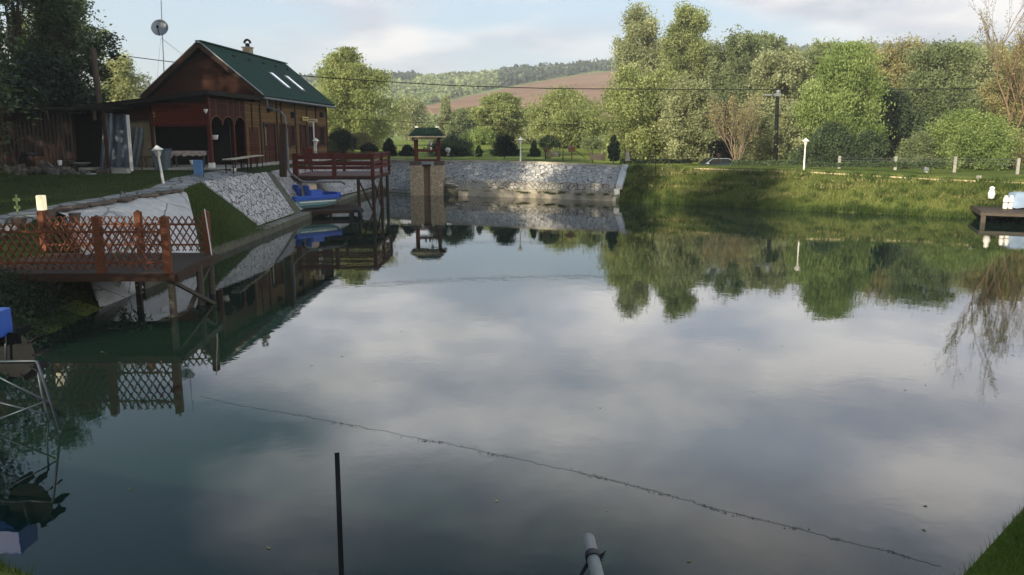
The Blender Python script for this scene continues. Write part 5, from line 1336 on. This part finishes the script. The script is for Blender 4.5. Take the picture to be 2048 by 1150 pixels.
# ------------------------------------------------------------------ car, pole, fence posts, garden bits
def car():
    y = 63.5; p = D(1422, 333, y); root = empty('parked_car', (p.x + .2, y, .82), R(4), 'dark grey car parked behind the hedge, only its roof and windows showing', 'car'); 
    prof = [(-2.1, .35), (-2.15, .75), (-1.7, .9), (-1.0, .98), (-.35, 1.4), (.9, 1.42), (1.6, 1.05), (2.1, .95), (2.15, .4)]
    b = MB(); b.prism([(x, -.82, z) for x, z in prof], (0, 1, 0), 1.64); b.build('body', M['carpaint'], root, .03)
    for sy in (-.835, .835):
        b = MB(); b.prism([(-.9, sy, 1.0), (-.35, sy, 1.33), (.25, sy, 1.36), (.25, sy, 1.0)], (0, 1, 0), .012); b.prism([(.32, sy, 1.0), (.32, sy, 1.36), (.85, sy, 1.34), (1.35, sy, 1.04)], (0, 1, 0), .012); b.build('side_window', M['glassy'], root)
    b = MB(); b.prism([(-1.02, -.7, 1.0), (-1.02, .7, 1.0), (-.38, .62, 1.40), (-.38, -.62, 1.40)], (-.55, 0, .8), .02); b.build('windscreen', M['glassy'], root)
    b = MB(); b.box((-.75, -.93, 1.03), (.18, .18, .14)); b.build('wing_mirror', M['chrome'], root, .02)
    b = MB(); b.tube([(-.9, -.84, 1.0), (-.35, -.84, 1.38), (.9, -.84, 1.39), (1.5, -.84, 1.05)], .02, 5); b.build('window_trim', M['chrome'], root)
    for x in (-1.35, 1.35):
        for sy in (-.8, .8):
            b = MB(); b.tube([(x, sy - .1, .33), (x, sy + .1, .33)], .33, 18); wh = b.build('wheel', M['tie'], root)
            b = MB(); b.tube([(x, sy - .11, .33), (x, sy + .11, .33)], .19, 14); b.build('rim', M['chrome'], wh)
car()
def pole():
    b0 = D(1551, 327, 70); t = D(1555, 192, 70); root = empty('utility_pole', (b0.x, 70, b0.z - .3), 0, 'dark wooden utility pole with a street lamp head beyond the bank', 'utility pole'); off = Vector((b0.x, 70, b0.z - .3))
    b = MB(); b.tube([(0, 0, -.2), t - off], [.20, .15], 10); b.build('pole', M['steel'], root, 0, True)
    q = t - off; b = MB(); b.box(q + Vector((0, 0, .1)), (.5, .4, .25)); b.lathe(q + Vector((.05, 0, .2)), [(.16, 0), (.2, .15), (.12, .32), (0, .34)], 8); b.build('transformer', M['galv'], root)
    b = MB(); a = q + Vector((-.2, 0, .05)); b.tube([a, a + Vector((-.35, 0, .05))], .04, 6); b.lathe((0, 0, 0), [(.0, 0), (.001, .001)], 3); b.box(a + Vector((-.6, 0, .04)), (.62, .22, .12)); b.build('lamp_head', M['galv'], root, .02)
pole()
def left_pole():
    a = D(200, 225, 42.8); t = D(186, 96, 42.4); root = empty('wooden_pole', (a.x, 42.8, 2.4), 0, 'leaning brown wooden pole between the shed and the conifer', 'pole'); off = Vector((a.x, 42.8, 2.4))
    b = MB(); b.tube([(0.15, 0.05, -.1), a - off, t - off], [.19, .17, .14], 9); b.build('pole', M['bark'], root, 0, True)
left_pole()
def cables():
    ctl = [(186, 104), (345, 124), (480, 140), (610, 152), (700, 159), (900, 171), (1100, 177), (1350, 179), (1600, 179), (1850, 178), (2048, 177), (2400, 172), (2900, 160)]
    b = MB(); b.tube([D(u, v, 66.0) for i, (u, v) in enumerate(ctl)], .034, 5, True); tag(b.build('power_cable', M['steel'], None), 'thick black overhead cable crossing the whole view behind the house', 'cable', 'overhead cables')
    b = MB(); b.tube([D(u, v, 66) for u, v in ((640, 235), (860, 246), (1000, 252), (1150, 249), (1300, 240), (1420, 225), (1553, 205))], .018, 4); tag(b.build('power_cable', M['steel'], None), 'thin cable low in front of the pale willows, ending at the utility pole', 'cable', 'overhead cables')
cables()
GF = 'concrete fence posts on the right'
for i, (u, vt, vb, y) in enumerate(((1678, 312, 334, 55.5), (1790, 313, 338, 54), (1908, 313, 348, 52.5), (2034, 316, 352, 51))):
    p = D(u, vb, y); h = D(u, vt, y).z - p.z; b = MB(); b.box((0, 0, h / 2 - .1), (.16, .14, h + .2)); o_ = b.build('fence_post', M['concrete'], None, .015, False, (p.x, y, p.z))
    tag(o_, ['concrete fence post nearest the right lamp, first from the left', 'concrete fence post behind the low hedge, second from the left', 'concrete fence post by the bright green thicket, third from the left', 'concrete fence post at the right edge under the leafless tree'][i], 'fence post', GF)
b = MB()
for dv in (4, 9, 14):
    b.tube([D(1678, 312 + dv, 55.4), D(1790, 313 + dv, 53.9), D(1908, 313 + dv, 52.4), D(2034, 316 + dv, 50.9)], .01, 3)
tag(b.build('fence_wire', M['galv'], None), 'thin strands of wire between the concrete fence posts', 'wire')
p = D(1866, 300, 51); q = D(1861, 346, 51); b = MB(); b.tube([q, p], .025, 5); tag(b.build('garden_stake', M['greywood'], None), 'leaning bare stake next to the white bundle', 'stake')
p = D(1852, 345, 50.5); b = MB(); b.lathe((0, 0, 0), [(.12, 0), (.17, .15), (.1, .3), (.12, .36), (.03, .42), (0, .43)], 7); tag(b.build('white_bundle', M['white'], None, 0, False, tuple(p)), 'small white wrapped bundle at the foot of the leaning stake', 'bundle')
p = D(1915, 352, 42.5); 
for (u, v0, v1, y, lb) in ((1338, 352, 318, 47, 'thin pale stake standing in the grass bank below the parked car'), (1311, 345, 308, 48.5, 'thin dark stake at the top of the grass bank')):
    b = MB(); b.tube([D(u, v0, y), D(u, v1, y)], .018, 4); tag(b.build('garden_stake', M['greywood'] if '338' in str(u) else M['steel'], None), lb, 'stake')
b = MB(); p = D(1957, 362, 42.0); b.box((0, 0, .1), (.2, .2, .36)); tag(b.build('marker_stone', M['concrete'], None, .02, False, tuple(p)), 'short stone marker post beside the pale edging near the dock', 'marker')
# miniature garden ornaments beyond wall
def birdhouse(u, vt, vb, y, label, wpx):
    p = D(u, vb, y); h = D(u, vt, y).z - p.z; w_ = wpx / F * y; root = empty('bird_table', (p.x, y, p.z), 0, label, 'bird table')
    b = MB(); b.tube([(0, 0, -.1), (0, 0, h * .6)], .05, 6); b.build('post', M['darkwood'], root)
    b = MB(); b.box((0, 0, h * .66), (w_ * .5, w_ * .5, h * .24)); b.build('box', M['darkwood'], root)
    b = MB(); b.prism([(-w_ / 2, -w_ * .35, h * .76), (w_ / 2, -w_ * .35, h * .76), (0, -w_ * .35, h)], (0, 1, 0), w_ * .7); b.build('roof', M['darkwood'], root)
birdhouse(1091, 294, 316, 57, 'dark bird table under the umbrella tree with the pale trunk', 15)
birdhouse(1143, 291, 319, 57, 'dark bird table with a wide roof left of the thin umbrella tree', 24)
birdhouse(1437, 306, 322, 60, 'small dark bird table just above the parked car roof', 10)
def welly():
    p = D(1126, 320, 57.5); root = empty('shadoof', (p.x, 57.5, p.z), 0, 'thin well sweep with slanting pole beside the wide-roofed bird table', 'well sweep')
    b = MB(); b.tube([(0, 0, -.1), (0, 0, 1.2)], .035, 5); b.build('post', M['darkwood'], root)
    b = MB(); b.tube([(-.5, 0, 1.65), (1.7, 0, .05)], .025, 5); b.build('sweep_pole', M['darkwood'], root)
    p = D(1195, 320, 56.5); b = MB(); b.box((0, 0, .2), (.85, .5, .42)); b.box((-.46, 0, .25), (.1, .56, .6)); b.box((.46, 0, .25), (.1, .56, .6)); tag(b.build('garden_trough', M['greywood'], None, .01, False, tuple(p)), 'grey wooden trough left of the column cypress', 'trough')
    p = D(896, 313, 57.8); b = MB(); b.lathe((0, 0, 0), [(.12, 0), (.1, .25), (.16, .35), (.2, .5), (.12, .62), (0, .63)], 8); tag(b.build('garden_figure', M['white'], None, 0, True, tuple(p)), 'small white garden figure in front of the broad juniper', 'figure')
    p = D(1255, 322, 55.5); b = MB(); b.prism([(-.16, 0, 0), (.2, 0, 0), (.08, 0, .62), (-.12, 0, .62)], (0, 1, 0), .14); tag(b.build('standing_stone', M['concrete'], None, .02, False, tuple(p)), 'pale standing stone right of the column cypress', 'stone')
    p = D(1110, 314, 57.2); b = MB(); b.lathe((0, 0, 0), [(.35, 0), (.38, .2), (.2, .42), (0, .45)], 7); tag(b.build('garden_boulder', M['concrete_dark'], None, 0, False, tuple(p)), 'dark boulder under the umbrella tree with the pale trunk', 'boulder')
welly()

# ------------------------------------------------------------------ shed and yard clutter
def shed():
    root = empty('corrugated_shed', (-20.5, 37.2, 2.35), 0, 'long dark brown corrugated shed with a flat roof on the left', 'shed'); O = Vector((-20.5, 37.2, 2.35))
    b = MB(); n = 200; x0_, x1_ = -8.0, .55; V = []; FA = []
    for i in range(n + 1):
        x = x0_ + (x1_ - x0_) * i / n; yv = .03 * math.sin(x * 2 * math.pi / .19); V += [(x, yv, -.05), (x, yv, 2.62)]
    for i in range(n): FA.append((2 * i, 2 * i + 2, 2 * i + 3, 2 * i + 1))
    b.add(V, FA); b.build('corrugated_wall', M['corr'], root)
    b = MB(); b.box((-3.0, .4, 2.84), (11.6, 2.6, .09)); b.build('roof', M['felt'], root)
    b = MB(); b.box((-3.0, -.93, 2.80), (11.6, .05, .14)); b.build('fascia', M['felt'], root)
    b = MB(); b.box((1.3, 1.3, 1.35), (1.6, .08, 2.8)); b.box((-3.5, 1.72, 1.3), (9, .06, 2.7)); b.build('shed_shade_wall', M['black'], root)  # wall coloured black for the shade inside the open shed
    for x in (-4.6, -2.2, -.15, 1.95):
        b = MB(); b.box((x, -.82, 2.55), (.06, .06, .5) if x < 1 else (.1, .1, .5)); b.build('bracket', M['greywood'], root)
    b = MB(); b.box((2.35, -.85, 1.3), (.12, .12, 2.75)); b.build('corner_post', M['darkwood'], root)
shed()
def tarp(name, label, u0, u1, vt, vb, y, m, seed, wave=.12):
    n = 14; rnd = random.Random(seed); V = []; FA = []; ph = rnd.uniform(0, 6)
    for i in range(n + 1):
        for j in range(9):
            f = i / n; g = j / 8; u = u0 + (u1 - u0) * f + 4 * math.sin(g * 3 + ph); v = vt + (vb - vt) * g
            V.append(D(u, v, y + wave * math.sin(f * 14 + ph + g) * (.3 + g)))
    W_ = 9
    for i in range(n):
        for j in range(8): FA.append((i * W_ + j, (i + 1) * W_ + j, (i + 1) * W_ + j + 1, i * W_ + j + 1))
    b = MB(); b.add(V, FA); b.add([v + Vector((0, .03, 0)) for v in V], [tuple(reversed(f)) for f in FA]); tag(b.build(name, m, None, 0, True), label, 'tarpaulin', 'tarpaulins hanging by the shed')
tarp('tarpaulin', 'grey tarpaulin hanging in folds at the shed corner', 201, 222, 226, 346, 37.0, M['tarp'], 1)
tarp('tarpaulin', 'wide blue-grey tarpaulin sheet behind the pale board', 218, 256, 228, 342, 38.0, plain('blue_grey_sheet', (.085, .11, .15), .6), 2, .06)
tarp('tarpaulin', 'grey net curtain gathered beside the beige wall', 262, 284, 255, 335, 38.2, plain('grey_net', (.14, .16, .17), .8), 3, .1)
b = MB(); b.beam(D(255, 230, 36.9), D(264, 345, 36.6), .13, .05, (0, 1, 0)); tag(b.build('pale_board', M['white'], None), 'long pale board leaning upright at the right end of the shed', 'board')
def bins():
    p = D(326, 346, 37.3); root = empty('wheelie_bin', (p.x, 37.3, 2.38), 0, 'grey-blue wheeled bin behind the leaning lamp', 'bin')
    b = MB(); b.add([(-.24, -.26, 0), (.24, -.26, 0), (.24, .26, 0), (-.24, .26, 0), (-.33, -.34, .95), (.33, -.34, .95), (.33, .34, .95), (-.33, .34, .95)], [(3, 2, 1, 0), (4, 5, 6, 7), (0, 1, 5, 4), (1, 2, 6, 5), (2, 3, 7, 6), (3, 0, 4, 7)]); b.build('body', plain('grey_blue_plastic', (.09, .12, .14), .5), root, .02)
    b = MB(); b.box((0, 0, .98), (.74, .76, .07)); b.build('lid', plain('dark_blue_plastic', (.04, .06, .09), .5), root, .02)
    # side table with junk
    p = D(303, 343, 37.4); root = empty('work_table', (p.x, 37.4, 2.38), 0, 'low grey work table left of the wheeled bin', 'table')
    b = MB(); b.box((0, 0, .62), (.75, .5, .04)); b.build('tabletop', M['greywood'], root)
    for x in (-.33, .33):
        for y in (-.2, .2):
            b = MB(); b.box((x, y, .3), (.05, .05, .6)); b.build('leg', M['greywood'], root)
    # long covered dining table in porch
    p = D(388, 330, 38.4); root = empty('dining_table', (p.x, 38.4, 2.5), 0, 'long table with a patterned cloth under the porch', 'table')
    b = MB(); b.box((-.15, 0, .72), (1.75, .7, .05)); b.build('tabletop', M['greywood'], root)
    for x in (-.95, .6):
        for y in (-.28, .28):
            b = MB(); b.box((x, y, .35), (.06, .06, .7)); b.build('leg', M['greywood'], root)
    b = MB(); rnd = random.Random(3); V = []; n = 24
    for i in range(n + 1):
        x = -1.1 + 1.85 * i / n; dz = .2 + .03 * math.sin(i * 1.3) + rnd.uniform(0, .03) + (.12 if i < 4 else 0); V += [(x, -.38 - .02 * math.sin(i * 2), .76 - dz), (x, -.37, .765), (x, .37, .765), (x, .38, .6)]
    FA = [(4 * i + k, 4 * i + 4 + k, 4 * i + 5 + k, 4 * i + 1 + k) for i in range(n) for k in range(3)]
    b.add(V, FA); cl = b.build('tablecloth', M['cloth'], None, 0, True, (p.x, 38.4, 2.5)); tag(cl, 'patterned pale cloth draped over the long porch table', 'tablecloth')
    # blue board box on post
    p = D(399, 352, 33.5); root = empty('blue_box', (p.x, 33.5, 2.2), 0, 'sky-blue box mounted on a thin post in front of the porch', 'box')
    g = D(396, 320, 33.5) - Vector((p.x, 33.5, 2.2)); g2 = D(396, 350, 33.5) - Vector((p.x, 33.5, 2.2))
    b = MB(); b.box((g.x, 0, (g.z + g2.z) / 2), (.36, .2, g.z - g2.z)); b.build('box', M['bluebox'], root, .01)
    b = MB(); b.tube([(.17, 0, g.z), (.17, 0, -.3)], .02, 6); b.build('post', M['steel'], root)
bins()
def bench():
    a = D(440, 333, 35.8); c = D(530, 321, 41.5); z = 2.95; root = empty('plank_bench', (a.x, a.y, 0), 0, 'long pale plank bench on thin dark legs above the stone slope', 'bench')
    A = G(440, 333, z); C = G(530, 321.5, z) if G(530, 321.5, z).y < 46 else c
    A = Vector((-12.75, 35.3, z)); C = Vector((-12.62, 41.8, z)); A.x = D(455, 330, 35.3).x; C.x = D(520, 322, 41.8).x; off = Vector((a.x, a.y, 0))
    for i in range(2):
        p0 = A.lerp(C, .5 * i + .01 * i); p1 = A.lerp(C, .5 * (i + 1) - .01); b = MB(); b.beam(p0 - off + Vector((0, 0, .02 * i)), p1 - off + Vector((0, 0, .02 * i)), .42, .05); b.build('plank', M['plankpale'], root, .005)
    for f in (.05, .3, .47, .56, .8, .97):
        for s_ in (-.16, .16):
            q = A.lerp(C, f) - off; b = MB(); b.box((q.x + s_, q.y, q.z - .33), (.04, .04, .68)); b.build('leg', M['steel'], root)
bench()
def bucket(u, v, y, label):
    p = D(u, v, y); b = MB(); b.lathe((0, 0, 0), [(.09, 0), (.12, .2), (.12, .22), (0, .2)], 10); tag(b.build('bucket', M['white'], None, 0, True, (p.x, y, p.z)), label, 'bucket', 'small white buckets')
bucket(468, 346, 37, 'small white bucket on the ground under the plank bench')
bucket(385, 330, 36.8, 'small white bucket hanging left of the sky-blue box')
def junk():
    rnd = random.Random(12)
    defs = [('scrap_beams', None)]
    # long beams lying on the ground
    for i, (u0, v0, u1, v1, lb) in enumerate(((0, 372, 118, 354, 'upper of the long dark beams lying by the shed'), (0, 380, 95, 362, 'middle of the long dark beams lying by the shed'), (10, 384, 110, 366, 'lowest of the long dark beams lying by the shed'))):
        b = MB(); b.beam(D(u0, v0, 31.2), D(u1, v1, 34.2), .2, .16); tag(b.build('timber_beam', M['junk'], None, .01), lb, 'beam', 'long beams in the yard')
    def thing(name, lb, cat, u, v, y, mk, m):
        p = D(u, v, y); b = MB(); mk(b); tag(b.build(name, m, None, .01, False, (p.x, y, p.z)), lb, cat, None, 'stuff' if name == 'scrap_pile' else None)
    thing('tyre_wheel', 'dark wheel leaning on the corrugated wall', 'wheel', 62, 345, 36, lambda b: b.tube([(.42 * math.cos(a), 0, .42 + .42 * math.sin(a)) for a in [6.2832 * i / 18 for i in range(19)]], .1, 7, False), M['tie'])
    thing('scrap_cabinet', 'brown box of scrap beside the dark wheel', 'box', 90, 345, 35.8, lambda b: (b.box((0, 0, .35), (.6, .4, .7)), b.box((.2, -.1, .8), (.1, .1, .5))), M['rust'])
    thing('stacked_boards', 'pale stacked boards on top of the yard clutter', 'boards', 130, 342, 35.6, lambda b: [b.box((.02 * i, 0, .2 + .06 * i), (.75 - .05 * i, .4, .035)) for i in range(5)], M['greywood'])
    thing('white_bucket', 'white bucket lying left of the stacked boards', 'bucket', 121, 340, 35.4, lambda b: b.lathe((0, 0, .2), [(.08, 0), (.11, .22), (0, .23)], 9), M['white'])
    thing('old_satellite_dish', 'round grey dish lying in the yard clutter', 'dish', 165, 344, 35.5, lambda b: b.lathe((0, 0, .25), [(.0, 0), (.2, .04), (.36, .14), (.37, .16), (.2, .08), (0, .04)], 18), M['alu'])
    thing('basin', 'pale upturned basin right of the round grey dish', 'basin', 183, 352, 34.6, lambda b: b.lathe((0, 0, 0), [(.26, 0), (.2, .12), (0, .13)], 12), M['galv'])
    thing('crate', 'small pale crate at the shed corner', 'crate', 207, 350, 35, lambda b: (b.box((0, 0, .05), (.5, .3, .04)), b.box((-.23, 0, .17), (.04, .3, .22)), b.box((.23, 0, .17), (.04, .3, .22)), b.box((0, -.14, .17), (.44, .03, .18))), M['greywood'])
    thing('concrete_block', 'grey concrete block at the foot of the tarpaulin', 'block', 243, 350, 35.2, lambda b: b.box((0, 0, .12), (.7, .35, .3)), M['concrete'])
    thing('scrap_pile', 'heap of mixed dark scrap under the corrugated wall', 'scrap', 40, 352, 34.5, lambda b: [b.box((rnd.uniform(-.9, 1.9), rnd.uniform(-.4, .4), rnd.uniform(.05, .45)), (rnd.uniform(.1, .5), rnd.uniform(.08, .3), rnd.uniform(.05, .3)), Matrix.Rotation(rnd.uniform(-1, 1), 3, 'Y')) for _ in range(34)], M['junk'])
    thing('scrap_pile', 'heap of dark scrap between stacked boards and round dish', 'scrap', 145, 355, 34.8, lambda b: [b.box((rnd.uniform(-.7, .7), rnd.uniform(-.3, .3), rnd.uniform(.03, .35)), (rnd.uniform(.1, .35), rnd.uniform(.08, .3), rnd.uniform(.05, .2)), Matrix.Rotation(rnd.uniform(-1, 1), 3, 'Y')) for _ in range(22)], M['junk'])
    for i, (u, y) in enumerate(((103, 35.7), (112, 35.9), (134, 36))):
        p = D(u, 350, y); b = MB(); b.beam((0, 0, 0), (.1 - .1 * i, 0, 1.25 + .1 * i), .06, .05); tag(b.build('upright_slat', M['rust'], None, 0, False, tuple(p)), ['left', 'middle', 'right'][i] + 'most of three rusty slats standing up in the yard clutter' if i != 1 else 'middle one of three rusty slats standing up in the yard clutter', 'slat', 'rusty slats')
junk()

# ------------------------------------------------------------------ air
def haze():
    m = bpy.data.materials.new('hazy_air'); m.use_nodes = True; n = m.node_tree.nodes; l = m.node_tree.links
    n.remove(n['Principled BSDF']); v = n.new('ShaderNodeVolumePrincipled'); v.inputs['Color'].default_value = (0.90, 0.93, 0.97, 1)
    v.inputs['Density'].default_value = 0.0006; v.inputs['Anisotropy'].default_value = 0.2
    l.new(v.outputs[0], n['Material Output'].inputs['Volume'])
    b = MB(); b.box((60, 780, 68), (4200, 4200, 142)); tag(b.build('haze', m), kind='stuff')
haze()
scene.cycles.volume_bounces = 0
